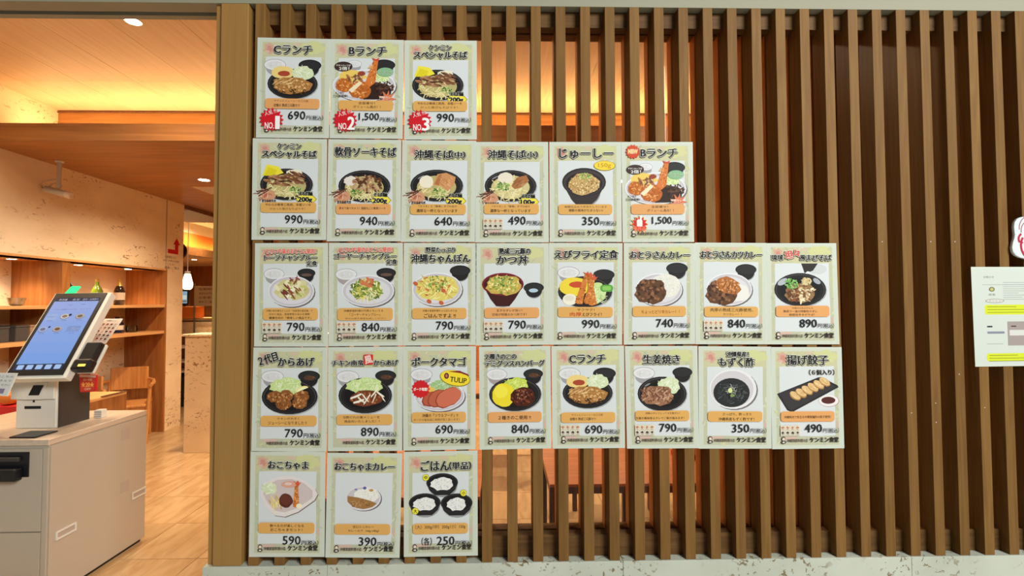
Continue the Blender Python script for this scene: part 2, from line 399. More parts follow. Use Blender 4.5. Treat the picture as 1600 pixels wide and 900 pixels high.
# ceilings
ce = struct('ceiling')
B(-3.2, 4.2, .122, 2.39, 3.206, 3.3).build('ceiling_deck', DARKW, ce)
pn_me = unit_mesh('ceiling_panel', 0, .4455, 0, 1, 0, .006, MAPLE_C)
for a in range(16):
    for y0, y1 in ((.122, 1.80), (1.80, 2.385)):
        piece(ce, 'ceiling_panel', pn_me, (-3.2+a*.448, y0, 3.2), (0, 0, 0), (1, y1-y0-.0015, 1))
B(-3.2, 4.2, 2.385, 2.40, 2.66, 3.2).build('cove_back_board', MAPLE_X, ce)
B(-3.2, 4.2, 2.372, 2.385, 3.178, 3.186).build('cove_shadow_line', DARKW, ce)  # dark strip standing in for the shadow line between ceiling and cove
B(-3.215, -3.2, .122, 2.40, 2.646, 3.3).build('cove_side_board', MAPLE_X, ce)
beam = struct('trim_2'); B(-3.2, 4.2, 1.556, 1.60, 2.646, 2.774).build('beam', MAPLE_X, beam, .002)
lo = struct('ceiling_lowered')
B(-2.82, 4.2, 1.60, 6.2, 2.646, 2.66).build('ceiling_board', MAPLE_X, lo)
B(-2.82, -2.80, 3.88, 6.2, 2.60, 2.646).build('edge_trim', DARKW, lo)
fc = struct('ceiling_far')
B(-9, -2.82, 3.87, 10, 3.0, 3.05).build('ceiling_board', PLASTER, fc)
B(-4.97, -4.93, 4.2, 10, 2.51, 2.80).build('cove_back_board', ORANGE, fc)
B(-4.97, -4.93, 4.2, 10, 2.80, 3.0).build('cove_upper_board', PLASTER, fc)
B(-4.80, -4.76, 4.2, 10, 2.36, 2.50).build('beam', MAPLE_X, fc)
B(-9, -4.80, 4.2, 10, 2.36, 2.375).build('soffit_board', PLASTER, fc)
B(-3.9, -2.9, 4.6, 5.6, 2.72, 2.76).build('air_duct_panel', GREYM, fc)
# restaurant walls
wb = struct('wall_back'); B(-9, 4.2, 9.8, 9.9, 0, 3.2).build('wall_panel', MAPLE_Z, wb)
B(-2.5, 4.2, 5.6, 5.7, 0, 2.646).build('partition_wall', WALLST, wb)
B(-2.5, 4.2, 5.56, 5.6, 0, .95).build('wainscot', TABLEW, wb)
wr = struct('wall_right'); B(4.2, 4.3, .15, 10, 0, 3.3).build('wall_panel', WALLST, wr)
wl = struct('wall_left')
XL, NB, N0, N1 = -2.82, -3.26, 1.0, 3.57
B(NB-.1, XL, -.0, N0, 0, 3.2).build('stone_wall', WALLST, wl)
B(XL-.16, XL, N0, N1, 1.828, 2.646).build('stone_wall', WALLST, wl)
B(NB-.2, XL-.16, N0, N1+.3, 1.85, 3.2).build('stone_wall', WALLST, wl)
B(XL-.46, XL, N1+.02, 3.875, 0, 2.646).build('stone_wall', WALLST, wl)
B(NB-.1, NB, N0, N1+.02, 0, 1.86).build('niche_back', WALLST, wl)
B(-9.2, -3.3, 3.8, 3.86, 0, 3.2).build('stone_wall', WALLST, wl)
B(-9.2, -9, 3.8, 10, 0, 3.2).build('stone_wall', WALLST, wl)
B(NB-.1, NB, -.0, N0, 0, 3.2).build('stone_wall', WALLST, wl)
B(-3.4, -3.2, .122, 2.4, 3.2, 3.3).build('stone_wall', WALLST, wl)

# ================================================================== BUILT-IN SHELVING
ni = thing('wall_shelving', 'built-in maple shelving recessed into the stone wall behind the ordering counter', 'shelving', (XL, 2.3, 0))
def pc(mb, name, m, par, bevel=.001, smooth=False):
    mb.v = [(x-par.location.x, y-par.location.y, z-par.location.z) for x, y, z in mb.v]; return mb.build(name, m, par, bevel, smooth)
pc(B(NB, XL+.012, N1-.002, N1+.018, 0, 1.848), 'side_panel', MAPLE_Z, ni)
pc(B(NB, XL+.012, N0, N0+.03, 0, 1.848), 'side_panel', MAPLE_Z, ni)
pc(B(NB, XL+.012, N0+.03, N1-.002, 1.828, 1.848), 'top_panel', MAPLE_S, ni)
pc(B(NB, XL-.005, 2.290, 2.372, 0, 1.828), 'divider', MAPLE_Z, ni)
for a, b in ((N0+.03, 2.29), (2.372, N1-.002)):
    pc(B(NB, XL+.004, a, b, 1.408, 1.436), 'shelf', MAPLE_S, ni); pc(B(NB, XL+.004, a, b, 1.112, 1.144), 'shelf', MAPLE_S, ni)
# ------------------------------------------------------------------ lamps
def downlight(x, y, z, p, label, group, r=.045, spot=True, ry=0):
    t = thing('downlight', label, 'light', (x, y, z), group)
    MB().lathe([(r, 0), (r*1.18, -.004), (r*1.18, -.0005), (r, .001)], n=20).build('trim_ring', WHITEP, t, smooth=True)
    MB().lathe([(r*.97, -.0045), (r*.97, -.001)], n=20).build('lamp_lens', LAMP, t)
    l = bpy.data.lights.new('downlight_beam', 'SPOT'); l.energy = p*2.0; l.color = (1, .79, .53); l.spot_size = R(150); l.spot_blend = 1; l.shadow_soft_size = .05
    if r < .035: l.spot_size = R(120)
    o = bpy.data.objects.new('downlight_beam', l); col.objects.link(o); o.parent = t; o.location = (0, 0, -.02)
    return t
downlight(-2.3, .50, 3.2, 70, 'added wall-wash downlight in the high ceiling above the ordering kiosk, hidden by the header', None, .05)  # unseen lamp added to brighten the left stone wall
downlight(-1.255, .981, 3.2, 62, 'recessed downlight in the high wood ceiling close to the door lintel', None, .04)
for x, s in ((.5, 'left'), (2.4, 'right')):
    downlight(x, .981, 3.2, 50, 'added fill downlight in the high ceiling behind the %s half of the slats' % s, 'added fill lights behind the slats')  # unseen pair added to light the floor behind the slats
downlight(-1.85, 2.68, 2.646, 110, 'recessed downlight in the lowered ceiling next to the air vent', None)
for x, y, s in ((.2, 2.7, 'behind the noodle posters at the left'), (2.2, 2.7, 'behind the bare slats right of centre'), (-.6, 4.4, 'far back at the left behind the posters'), (1.4, 4.4, 'far back in the middle behind the posters')):
    downlight(x, y, 2.646, 90, 'added fill downlight in the lowered ceiling %s' % s, 'added fill lights in the lowered ceiling')  # extra lamps added to light the room, not known fittings
for k, (x, y, s) in enumerate(((-3.05, 2.08, 'over the left shelf bay'), (-3.05, 2.71, 'over the green bottle'), (-3.0, 3.26, 'over the gold necked bottle'))):
    downlight(x, y, 1.827, 15.0, 'small recessed shelf light %s' % s, 'shelf downlights', .03)
downlight(-3.7, 5.6, 3.0, 50, 'recessed downlight in the far room ceiling beyond the stone pier', None)
downlight(-5.3, 8.0, 2.36, 130, 'small downlight in the low far soffit near the pendant lamp', None)
downlight(-4.9+.3, 7.2, 3.0, 60, 'downlight in the far room ceiling above the pendant lamp', None)
# spotlight on the side board of the cove
sp = thing('spotlight', 'bright oval spotlight at the left end of the cove ceiling', 'light', (-3.196, 2.205, 3.035))
MB().lathe([(.05, 0), (.05, .012), (.04, .014)], M=Matrix.Rotation(R(90), 3, 'Y')).build('housing', WHITEP, sp, smooth=True)
MB().lathe([(.046, .013), (.04, .018)], M=Matrix.Rotation(R(90), 3, 'Y')).build('lamp_lens', LAMP, sp)
# pendant lamp
pe = thing('pendant_lamp', 'glowing white glass pendant lamp hanging in the far room', 'lamp', (-4.46, 6.5, 3.0))
MB().tube([(0, 0, 0), (0, 0, -.99)], .006).build('cord', WHITEP, pe)
MB().lathe([(.04, -1.03), (.045, -.99), (.04, -.985)]).build('cap', WHITEP, pe, smooth=True)
MB().lathe([(.05, -1.30), (.075, -1.27), (.085, -1.20), (.065, -1.12), (.05, -1.05), (.045, -1.03)]).build('glass_shade', PEND, pe, smooth=True)
# air vent
av = thing('air_vent', 'slotted wooden-coloured air vent in the lowered ceiling beside a downlight', 'vent', (-2.0, 3.10, 2.646))
MB().box(-.14, .45, -.17, .17, -.006, 0).build('frame', MAPLE_S, av, .002)
for k in range(6): MB().box(-.12, .43, -.145+k*.054, -.125+k*.054, -.012, -.006).build('slat', WHITEP, av)

# ------------------------------------------------------------------ security camera on a pole
sc_ = thing('security_camera', 'grey tubular camera on a ceiling pole with a looping cable', 'camera', (-2.68, 2.08, 2.646))
MB().lathe([(.03, -.01), (.03, 0)]).build('ceiling_plate', WHITEP, sc_)
MB().lathe([(.016, -.20), (.016, -.008)], n=12).build('pole', GREYM, sc_, smooth=True)
MB().lathe([(.0, -.235), (.014, -.228), (.019, -.205), (.016, -.19)], n=12).build('swivel_joint', GREYM, sc_, smooth=True)
d = Vector((.20, .02, -.055)).normalized(); Mr = d.to_track_quat('Z', 'Y').to_matrix()
c0 = Vector((-.10, -.01, -.235))
MB().lathe([(.024, 0), (.027, .004), (.027, .165)], c0, 16, Mr).build('body', GREYM, sc_, smooth=True)
MB().lathe([(.029, .165), (.029, .2), (.024, .205)], c0, 16, Mr).build('lens_hood', LABELP, sc_, smooth=True)
cp = [(0, 0, -.15), (-.05, .0, -.155), (-.11, 0, -.165), (-.145, 0, -.19), (-.135, 0, -.225), (-.09, -.01, -.245)]
MB().tube(cp, .004, 6).build('cable', GREYM, sc_, smooth=True)
MB().tube([(-.09, 0, -.24), (-.08, 0, -.205), (-.03, 0, -.185), (0, 0, -.17)], .003, 6).build('cable', GREYM, sc_, smooth=True)

# ------------------------------------------------------------------ arrow sign with lines of text on the stone pier
def wallmap(x0): return lambda u, v, l: Vector((x0+l, u, v))
ar = Print(.001)
ar.poly([(3.605, 2.033), (3.605, 2.083), (3.725, 2.083), (3.725, 2.145), (3.695, 2.145), (3.755, 2.225), (3.815, 2.145), (3.785, 2.145), (3.785, 2.033)], (206, 30, 36))
o = ar.build('arrow_sign', wallmap(XL), None, None, (XL, 3.70, 2.0), .95); tag(o, 'red bent arrow pointing up on the stone pier beside the shelving', 'sign')
def ylines(s, y0, y1, rows, c):     # text laid on the x = const wall; the v axis is up here
    for t, z0, z1, a, b in rows:
        V, F, (p, q, d_, e_) = glyphs(t, 0); s.lay += s.step; i = len(s.v)
        s.v += [(a+(x-p)/(q-p)*(b-a), z0+(y-d_)/(e_-d_)*(z1-z0), s.lay) for x, y in V]; s.f += [tuple(i+k for k in f) for f in F]; s.c += [c]*len(F)
tx = Print(.001); ylines(tx, 0, 1, [('お食事処入口', 1.975, 2.005, 3.56, 3.74), ('店内ご利用のお客様', 1.935, 1.958, 3.53, 3.80), ('こちらへ', 1.893, 1.918, 3.60, 3.74), ('順番にご案内', 1.85, 1.882, 3.56, 3.80)], (92, 66, 54))
o = tx.build('direction_text', wallmap(XL), None, None, (XL, 3.68, 1.92), .95); tag(o, 'small dark lines of Japanese text under the red arrow', 'sign')
ck = thing('wall_clock', 'round white clock with a dark rim half hidden behind the stone pier', 'clock', (-3.06, 4.15, 2.115))
Mx = Matrix.Rotation(R(90), 3, 'X')
MB().lathe([(.098, 0), (.112, .004), (.112, .03), (.098, .03)], M=Mx, n=28).build('rim', BLACK, ck, smooth=True)
MB().lathe([(.1, .0), (.1, .026)], M=Mx, n=28).build('dial', WHITEP, ck)
MB().box(-.003, .003, -.030, -.027, 0, .07).box(0, .05, -.030, -.027, -.003, .003).build('hands', BLACK, ck)
MB().tube([(0, .0, .1), (0, .0, .885)], .006).build('hanger', BLACK, ck)

# ------------------------------------------------------------------ bottles and shelf things
def bottle(x, y, z, h, r, glassm, lab, parts, cat='bottle'):
    t = thing('bottle', lab, cat, (x, y, z), 'bottles on the maple shelves')
    MB().lathe([(r*.9, 0), (r, .006), (r, h*.55), (r*.75, h*.66), (r*.36, h*.78), (r*.32, h*.93)], n=18).build('body', glassm, t, smooth=True)
    MB().lathe([(r*.52, h*.73), (r*.38, h*.79), (r*.34, h*.9), (r*.4, h), (r*.3, h)] if lab.startswith('dark bottle') else [(r*.36, h*.9), (r*.4, h), (r*.3, h)], n=14).build('cap', parts[0], t, smooth=True)
    if parts[1]: MB().lathe([(r*1.01, h*.2), (r*1.01, h*.48)], n=18).build('paper_label', parts[1], t)
    return t
bottle(-3.0, 2.55, 1.436, .285, .04, BOT_D, 'slim dark wine bottle behind the green light of the kiosk', (BLACK, None))
bottle(-3.0, 2.87, 1.436, .26, .046, BOT_G, 'green glass bottle standing left of the gold necked bottle', (GOLD, None))
bottle(-3.0, 3.15, 1.436, .275, .048, BOT_D, 'dark bottle with a gold neck and pale label on the upper shelf', (GOLD, LABELP))
bottle(-3.0, 3.13, 1.144, .17, .055, BOT_B, 'squat dark blue bottle with a white label on the lower shelf', (BLACK, LABELP))
t = tag(MB().lathe([(.045, 0), (.055, .03), (.05, .07), (.045, .07), (.042, .01)], (0, 0, 0), 20).build('glass_bowl', GLASS2, smooth=True), 'round clear glass bowl right of the squat blue bottle', 'bowl'); t.location = (-2.98, 3.30, 1.144)
for k, (x, y, s) in enumerate(((-2.96, 1.77, 'front'), (-3.04, 1.88, 'middle'), (-2.94, 2.02, 'right'))):
    t = tag(MB().lathe([(.03, 0), (.045, .01), (.055, .05), (.06, .065), (.056, .065), (.04, .014)], n=16).build('silver_bowl', STEEL, smooth=True), 'shiny %s bowl of the cluster at the left end of the upper shelf' % s, 'bowl', 'shiny bowls on the upper shelf'); t.location = (x, y, 1.436)
for k, (y, wd, h, m, s) in enumerate(((1.86, .09, .125, FABRIC, 'leftmost dark grey box on the lower shelf'), (2.0, .10, .13, FABRIC, 'leaning dark grey box next to the beige box on the lower shelf'), (2.12, .11, .13, BOXB, 'beige ribbed box standing on the lower shelf left of the kiosk'))):
    t = thing('storage_box', s, 'box', (-3.0, y, 1.144), 'boxes on the lower shelf')
    MB().box(-.08, .08, 0, wd, 0, h*.88).build('body', m, t, .006); MB().box(-.083, .083, -.003, wd+.003, h*.88, h).build('lid', m, t, .004)

# ------------------------------------------------------------------ counter with drawers
CX1, CY0, CY1, CH = -1.175, .41, 1.055, .79
ct = thing('ordering_counter', 'white cash counter with recessed handles and black bill slot by the entrance', 'counter', (-1.5, .7, 0))
pc(B(-1.95, CX1-.004, CY0+.008, CY1-.004, .02, CH-.03), 'body', COUNT, ct, .002)
pc(B(-1.96, CX1, CY0, CY1, CH-.03, CH), 'worktop', [COUNTT], ct, .003)
pc(B(-1.94, CX1-.012, CY0+.03, CY1-.02, 0, .02), 'toe_kick', BLACK, ct, 0)
pc(B(CX1-.004, CX1+.002, CY0+.012, CY1-.004, .02, CH-.035), 'side_panel', COUNT, ct, .001)
pc(B(-1.90, CX1-.03, CY0-.002, CY0+.008, .350, CH-.045), 'door', COUNT, ct, .001)
pc(B(-1.90, CX1-.03, CY0-.002, CY0+.008, .03, .345), 'door', COUNT, ct, .001)
pc(B(CX1-.027, CX1-.003, CY0+.001, CY0+.01, .03, CH-.04), 'edge_strip', COUNT, ct, .001)
for a, b in ((.455, .567), (.943, 1.049)):
    h = bpy.data.objects.new('recessed_handle', None); col.objects.link(h); h.parent = ct; h.location = (0, 0, 0)
    k = MB().box(CX1+.002, CX1+.008, a, b, .318, .326).box(CX1+.002, CX1+.008, a, b, .284, .292).box(CX1+.002, CX1+.008, a, a+.006, .292, .318).box(CX1+.002, CX1+.008, b-.006, b, .292, .318)
    pc(k, 'handle_frame', WHITEP, ct, 0); bpy.data.objects.remove(h)
    pc(B(CX1+.0021, CX1+.003, a+.006, b-.006, .292, .318), 'handle_recess', TAPE, ct, 0)
for z in (.656, .353): pc(B(CX1+.002, CX1+.0028, .856, .917, z, z+.062), 'tape_patch', TAPE, ct, 0)
# bill slot unit let into the front
bs = thing('bill_printer', 'black printer slot let into the front of the white counter', 'printer', (-1.34, CY0, .66))
MB().box(-.25, .077, -.006, 0, -.048, .072).build('bezel', BLACK, bs, .002)
MB().box(-.2, .05, -.045, -.006, -.058, .0).build('tray', BLACK, bs, .006)
MB().box(-.2, .04, -.02, -.006, .03, .05).build('roller_cover', DARKG, bs, .003)
# black mat on the counter
o = MB().prism([(-1.392, .437), (-1.265, .433), (-1.262, .553), (-1.403, .556)], lambda p, t: (p[0], p[1], t), .7905, .797).build('counter_mat', BLACK, None, .001, origin=(-1.33, .5, .79)); tag(o, 'black rubber coin mat lying on the counter before the kiosk', 'mat')
# ------------------------------------------------------------------ kiosk
kx0, kx1, ky0, ky1 = -1.548, -1.340, .625, .80
ks = thing('ordering_kiosk', 'touch screen ordering kiosk with a tilted display standing on the white counter', 'kiosk', (-1.44, .70, CH))
pc(B(kx0, kx1, ky0, ky1, CH, 1.065), 'base_front', WHITEP, ks, .004)
pc(B(kx1, kx1+.004, ky0+.012, ky1+.03, CH, 1.15), 'side_cover', DARKG, ks, .001)
pc(B(kx0+.01, kx1, ky1, ky1+.03, CH, 1.15), 'rear_cover', DARKG, ks, .002)
pc(B(kx0-.018, kx1-.002, ky0-.012, ky0, .945, 1.06), 'printer_door', WHITEP, ks, .003)
fr = MB().prism([(-1.50, .945), (-1.40, .945), (-1.372, 1.035), (-1.447, 1.035)], lambda p, t: (p[0]-.0, t, p[1]), ky0-.016, ky0-.012); pc(fr, 'scanner_frame', WHITEP, ks, .001)
fr = MB().prism([(-1.468, .968), (-1.415, .968), (-1.392, 1.020), (-1.443, 1.020)], lambda p, t: (p[0], t, p[1]), ky0-.019, ky0-.0165); pc(fr, 'scanner_window', BLACK, ks, 0)
pc(B(-1.503, -1.418, ky0-.001, ky0+.002, .893, .908), 'card_slot', BLACK, ks, 0)
pc(B(-1.460, -1.450, ky0-.002, ky0+.002, .928, .938), 'lock', BLACK, ks, 0)
# tilted display: local frame
SB = Vector((-1.3405, .50, 1.088)); ST = Vector((-1.349, .775, 1.509))
up = (ST-SB); HL = up.length; up.normalize(); rt = Vector((1, 0, 0)); rt = (rt-up*rt.dot(up)).normalized(); nf = rt.cross(up)   # nf points out of the picture side
if nf.y > 0: nf = -nf
HWb = .1405
def scr(u, v, l): return SB + rt*((u-.5)*2*HWb) + up*(v*HL) + nf*l
def slab(u0, u1, v0, v1, l0, l1):
    m = MB(); P = [scr(u, v, l) for l in (l0, l1) for v in (v0, v1) for u in (u0, u1)]; m.v = [tuple(p) for p in P]
    m.f = [(0, 2, 3, 1), (4, 5, 7, 6), (0, 1, 5, 4), (2, 6, 7, 3), (0, 4, 6, 2), (1, 3, 7, 5)]; m.m = [0]*6; return m
pc(slab(-.035, 1.07, -.035, 1.01, -.045, -.004), 'display_housing', WHITEP, ks, .003)
pc(slab(0, 1, 0, 1, -.004, .001), 'bezel', BLACK, ks, .001)
S = Print(.0015, .00003)
def sm(u, v, l): return scr(u, v, l) - ks.location
S.rect(.07, .93, .075, .93, (150, 176, 228))
S.rect(.07, .93, .89, .935, (66, 66, 84)); S.rect(.07, .93, .055, .125, (60, 62, 84))
for k in range(6): S.rect(.07, .93, .125+k*.1275, .125+(k+1)*.1275, (132+k*6, 170+k*2, 236))
for k in range(5): S.rrect(.12+k*.165, .235+k*.165, .065, .115, .012, (176, 204, 246))
def upt(P, t, u0, u1, v0, v1, c, b=.01):     # text on a map whose v axis points up
    V, F, (p, q, d_, e_) = glyphs(t, 0); P.lay += P.step; i = len(P.v)
    P.v += [(u0+(x-p)/(q-p)*(u1-u0), v0+(y-d_)/(e_-d_)*(v1-v0), P.lay) for x, y in V]; P.f += [tuple(i+k for k in f) for f in F]; P.c += [c]*len(F)
upt(S, '券売機', .14, .30, .9, .925, (220, 220, 230)); upt(S, '食堂', .4, .54, .9, .925, (200, 200, 220)); upt(S, '店内・お持帰り', .60, .9, .9, .925, (210, 210, 225))
upt(S, 'ご注文', .36, .46, .835, .85, (96, 108, 160)); upt(S, '日本語', .62, .7, .84, .855, (96, 108, 160))
upt(S, 'メニューを選択してください', .16, .60, .775, .79, (70, 82, 130)); upt(S, 'おすすめ', .66, .86, .778, .79, (110, 120, 170))
S.rect(.10, .30, .645, .725, (165, 188, 232)); upt(S, 'おすすめセット', .12, .28, .68, .70, (90, 100, 150))
for u, v, c, c2 in ((.44, .69, (214, 208, 200), (150, 130, 110)), (.73, .69, (196, 184, 172), (132, 112, 92)), (.44, .53, (200, 180, 170), (120, 92, 80)), (.17, .53, (180, 190, 225), (120, 120, 150))):
    S.ell(u, v, .085, .034, (120, 128, 160)); S.ell(u, v+.004, .08, .031, c); S.ell(u, v+.004, .05, .018, c2)
S.ell(.53, .71, .03, .015, (50, 52, 70)); S.ell(.27, .56, .02, .012, (50, 54, 84))
S.rect(.62, .86, .50, .57, (136, 160, 214)); upt(S, 'カレー', .70, .84, .515, .555, (190, 190, 190))
for k, v in enumerate((.635, .475)):
    for j in range(3): upt(S, '¥790', .14+j*.28, .24+j*.28, v, v+.012, (104, 118, 170))
S.build('display_picture', sm, ks, SCREEN, gain=.92)
for (u, v, l0, l1) in (): pass
gl = MB(); gp = [scr(u, v, l) for l in (-.010, .0) for v in (1.0, 1.10) for u in (.16, .33)]
gl.v = [tuple(p+Vector((.014*(k in (2, 3, 6, 7)), 0, 0))) for k, p in enumerate(gp)]; gl.f = [(0, 2, 3, 1), (4, 5, 7, 6), (0, 1, 5, 4), (2, 6, 7, 3), (0, 4, 6, 2), (1, 3, 7, 5)]; gl.m = [0]*6
pc(gl, 'status_light', GREENL, ks, 0)
# card reader on the right flank
cr_ = thing('card_terminal', 'black card payment terminal clipped to the right flank of the kiosk', 'terminal', tuple(scr(1.25, .22, -.03)))
pc(slab(1.07, 1.375, .06, .385, -.06, -.045), 'bracket', WHITEP, cr_, .003)
pc(slab(1.08, 1.36, .15, .385, -.045, -.01), 'body', BLACK, cr_, .008)
pc(slab(1.06, 1.39, .05, .18, -.045, .004), 'keypad', BLACK, cr_, .012)
pc(slab(1.20, 1.33, .085, .11, .004, .006), 'status_light', YELL, cr_)
# laminated picture menu leaning beside the kiosk
def quadmap(c, y=None):                                # c: four world points TL, TR, BR, BL for the 100 x 141 sheet
    TL, TR, BR, BL = [Vector(p) for p in c]; n_ = (TR-TL).cross(BL-TL).normalized()
    if n_.y > 0: n_ = -n_
    def f(u, v, l):
        a, b = u/100, v/141.4
        return (TL*(1-a)+TR*a)*(1-b)+(BL*(1-a)+BR*a)*b + n_*l
    return f
def sheet_mesh(f, th=.0008, u0=0, u1=100, v0=0, v1=141.4):
    m = MB(); P = [f(u, v, l) for l in (0, -th) for v in (v0, v1) for u in (u0, u1)]; m.v = [tuple(p) for p in P]
    m.f = [(0, 2, 3, 1), (4, 5, 7, 6), (0, 1, 5, 4), (2, 6, 7, 3), (0, 4, 6, 2), (1, 3, 7, 5)]; m.m = [0]*6; return m
c4 = [at(164, 498, .86), at(192, 498, .86), at(165, 537, .76), at(136, 534, .76)]
f = quadmap(c4); o0 = f(50, 70, 0)
m = sheet_mesh(f, .002); o = m.build('picture_menu', WHITEP, None, origin=tuple(o0)); tag(o, 'small laminated picture menu leaning beside the kiosk above the terminal', 'menu')
P = Print(.0003); P.rect(3, 97, 3, 138, (214, 196, 184)); g = random.Random(4)
for r_ in range(5):
    for c_ in range(4):
        u, v = 16+c_*22, 34+r_*21; P.ell(u, v, 7, 5, g.choice([(96, 60, 44), (130, 90, 66), (150, 40, 32), (190, 160, 130), (70, 50, 40)])); P.rect(u-7, u+7, v+8, v+10, (110, 90, 84))
P.text('お食事メニュー', 20, 80, 8, 18, (80, 60, 56), .02)
P.build('printed_dishes', lambda u, v, l: f(u, v, l)-o0, o, gain=1.0)
# red price pouch
c4 = [at(123, 585, .655), at(151, 586, .655), at(149, 612, .655), at(125, 613, .655)]; f2 = quadmap(c4); o0b = f2(50, 70, 0)
o = sheet_mesh(f2, .012).build('discount_card', RED, None, .002, origin=tuple(o0b)); tag(o, 'red and yellow discount card reading 20 at the back of the kiosk', 'sign')
P = Print(.0004); P.rect(4, 96, 3, 22, (226, 190, 170)); P.rect(6, 94, 24, 134, (206, 70, 52)); P.text('★20★', 12, 88, 58, 100, (240, 170, 80), .03); P.text('OFF', 30, 70, 108, 126, (236, 190, 150), .02); P.text('お得', 24, 76, 30, 50, (240, 190, 150), .02)
P.build('printed_figures', lambda u, v, l: f2(u, v, l)-o0b, o, gain=1.0)
o = B(-.02, .02, -.02, .02, 0, .045).build('receipt_holder', WHITEP, None, .002); o.location = (-1.302, .865, CH+.001); tag(o, 'tiny white ribbed receipt holder beside the kiosk base', 'holder')
for k in range(3): B(-.021, .021, -.0215, -.0205, .008+k*.012, .013+k*.012).build('slot', TAPE, o)
# tilted notice at the left edge
c4 = [at(-26, 582, .45), at(28, 583, .45), at(12, 619, .41), at(-44, 616, .41)]; f3 = quadmap(c4); o0c = f3(50, 70, 0)
o = sheet_mesh(f3, .002).build('counter_notice', WHITEP, None, origin=tuple(o0c)); tag(o, 'tilted white notice sheet on a stand at the left edge of the counter', 'notice')
P = Print(.0003); P.rect(3, 97, 4, 137, (196, 200, 202))
for k, s in enumerate(('ご注文はこちら', 'タッチパネルで', '食券をお求めください')): P.text(s, 8, 92, 16+k*26, 30+k*26, (84, 88, 96), .01)
P.rect(56, 84, 98, 128, (122, 112, 140)); P.build('printed_text', lambda u, v, l: f3(u, v, l)-o0c, o, gain=1.0)
q = at(-5, 617, .44)
pc2 = MB().tube([(q.x, .43, q.z), (q.x-.02, .47, CH+.003)], .006); s_ = pc2.build('stand_leg', BLACK, None, origin=tuple(o0c)); s_.parent = o; s_.location = (0, 0, 0)

# ------------------------------------------------------------------ big table behind the counter
tb = thing('panel_table', 'long wooden table with solid brown side panel behind the white counter', 'table', (-2.45, 1.75, 0))
pc(B(-2.86+.05, -2.10, 1.15, 2.10, .70, .72), 'tabletop', MAPLE_S, tb, .002)
pc(B(-2.125, -2.10, 1.15, 2.10, 0, .70), 'side_panel', MAPLE_Z, tb, .002)
pc(B(-2.78, -2.125, 2.07, 2.10, 0, .70), 'end_panel', MAPLE_Z, tb, .002)
pc(B(-2.78, -2.125, 1.15, 1.18, 0, .70), 'end_panel', MAPLE_Z, tb, .002)
pc(B(-2.11, -2.09, 1.85, 2.09, .72, .728), 'edge_trim', DARKW, tb)
bx = thing('snack_box', 'red display box holding a round orange snack left of the kiosk', 'box', (-2.22, 1.24, .7205))
MB().box(-.12, .12, -.05, .05, 0, .07).build('body', RED, bx, .003)
MB().box(-.12, .12, .053, .06, .0, .12).build('back_card', RED, bx)
og = MB(); og.lathe([(.005, 0), (.035, .008), (.05, .035), (.045, .065), (.02, .085), (.004, .088)], n=16); o = og.build('orange_fruit', ORANGE, None, smooth=True); o.location = (-2.20, 1.24, .7925); tag(o, 'round orange fruit sitting on the red display box', 'fruit')
# armchairs
def armchair(lab, loc, rz):
    t = thing('armchair', lab, 'chair', loc, 'wooden armchairs by the shelving', rz)
    MB().box(-.23, .23, -.22, .22, .40, .43).build('seat', CHAIRW, t, .008)
    bk = MB(); n = 8
    for k in range(n):
        a0 = -.9+1.8*k/n; a1 = -.9+1.8*(k+1)/n
        bk.prism([(.24*math.sin(a0), .19+.07*math.cos(a0)), (.24*math.sin(a1), .19+.07*math.cos(a1)), (.225*math.sin(a1), .175+.07*math.cos(a1)), (.225*math.sin(a0), .175+.07*math.cos(a0))], lambda p, z: (p[0], p[1], z), .55, .80)
    bk.build('backrest', CHAIRW, t, smooth=True)
    for s in (-1, 1):
        MB().tube([(s*.27, -.2, .63), (s*.275, -.02, .64), (s*.25, .15, .65), (s*.19, .23, .66)], [.018, .02, .018, .014]).build('armrest', CHAIRW, t, smooth=True)
        MB().tube([(s*.24, -.24, 0), (s*.25, -.19, .42), (s*.262, -.17, .635)], [.014, .02, .017]).build('leg', CHAIRW, t, smooth=True)
        MB().tube([(s*.20, .30, 0), (s*.205, .23, .42), (s*.19, .235, .67)], [.014, .02, .015]).build('leg', CHAIRW, t, smooth=True)
    MB().box(-.22, .22, -.21, .21, .36, .40).build('seat_rail', CHAIRW, t, .004)
    return t
a1 = armchair('curved-back maple armchair standing clear beside the wooden niche side panel', (-2.93, 3.17, 0), R(28)); a1.scale = (.88, .88, .95)
a2 = copy_tree(a1); a2['label'] = 'curved-back maple armchair mostly hidden behind the panel table'; a2.location = (-2.90, 2.46, 0); a2.rotation_euler.z = R(10)

# ------------------------------------------------------------------ stone divider and things further back
dv = MB().box(-2.07, -.1, 2.78, 3.05, 0, 1.13).build('stone_divider', WALLST, None, .004, origin=(-1.1, 2.9, 0)); tag(dv, 'waist-high coral stone divider block beyond the counter', 'divider')
MB().box(-.99, 1.02, -.14, .17, 1.13, 1.15).build('cap_stone', WALLST, dv, .002)
sg = thing('standing_sign', 'white sign board with four lines of text on a thin pole in the far room', 'sign', (-3.70, 5.5, 0))
MB().tube([(0, 0, 0), (0, 0, 1.76)], .012).build('pole', STEEL, sg)
MB().lathe([(.13, 0), (.13, .015)]).build('foot', BLACK, sg)
MB().box(0, .34, -.012, 0, 1.415, 1.72).build('board', WHITEP, sg, .003)
for k, s in enumerate(('営業時間', '本日のおすすめ', 'お食事中', '席までご案内')):
    P = Print(.0005); upt(P, s, .07, .31, 1.655-k*.065, 1.692-k*.065, (110, 80, 70), .02); P.build('text_line', lambda u, v, l: Vector((u, -.013-l, v)), sg, gain=1)
tv = thing('wall_screen', 'small glowing blue screen on the far back wall', 'screen', (-5.36, 7.8, 1.58))
MB().box(-.10, .09, 0, .04, -.16, .15).build('housing', DARKG, tv, .004)
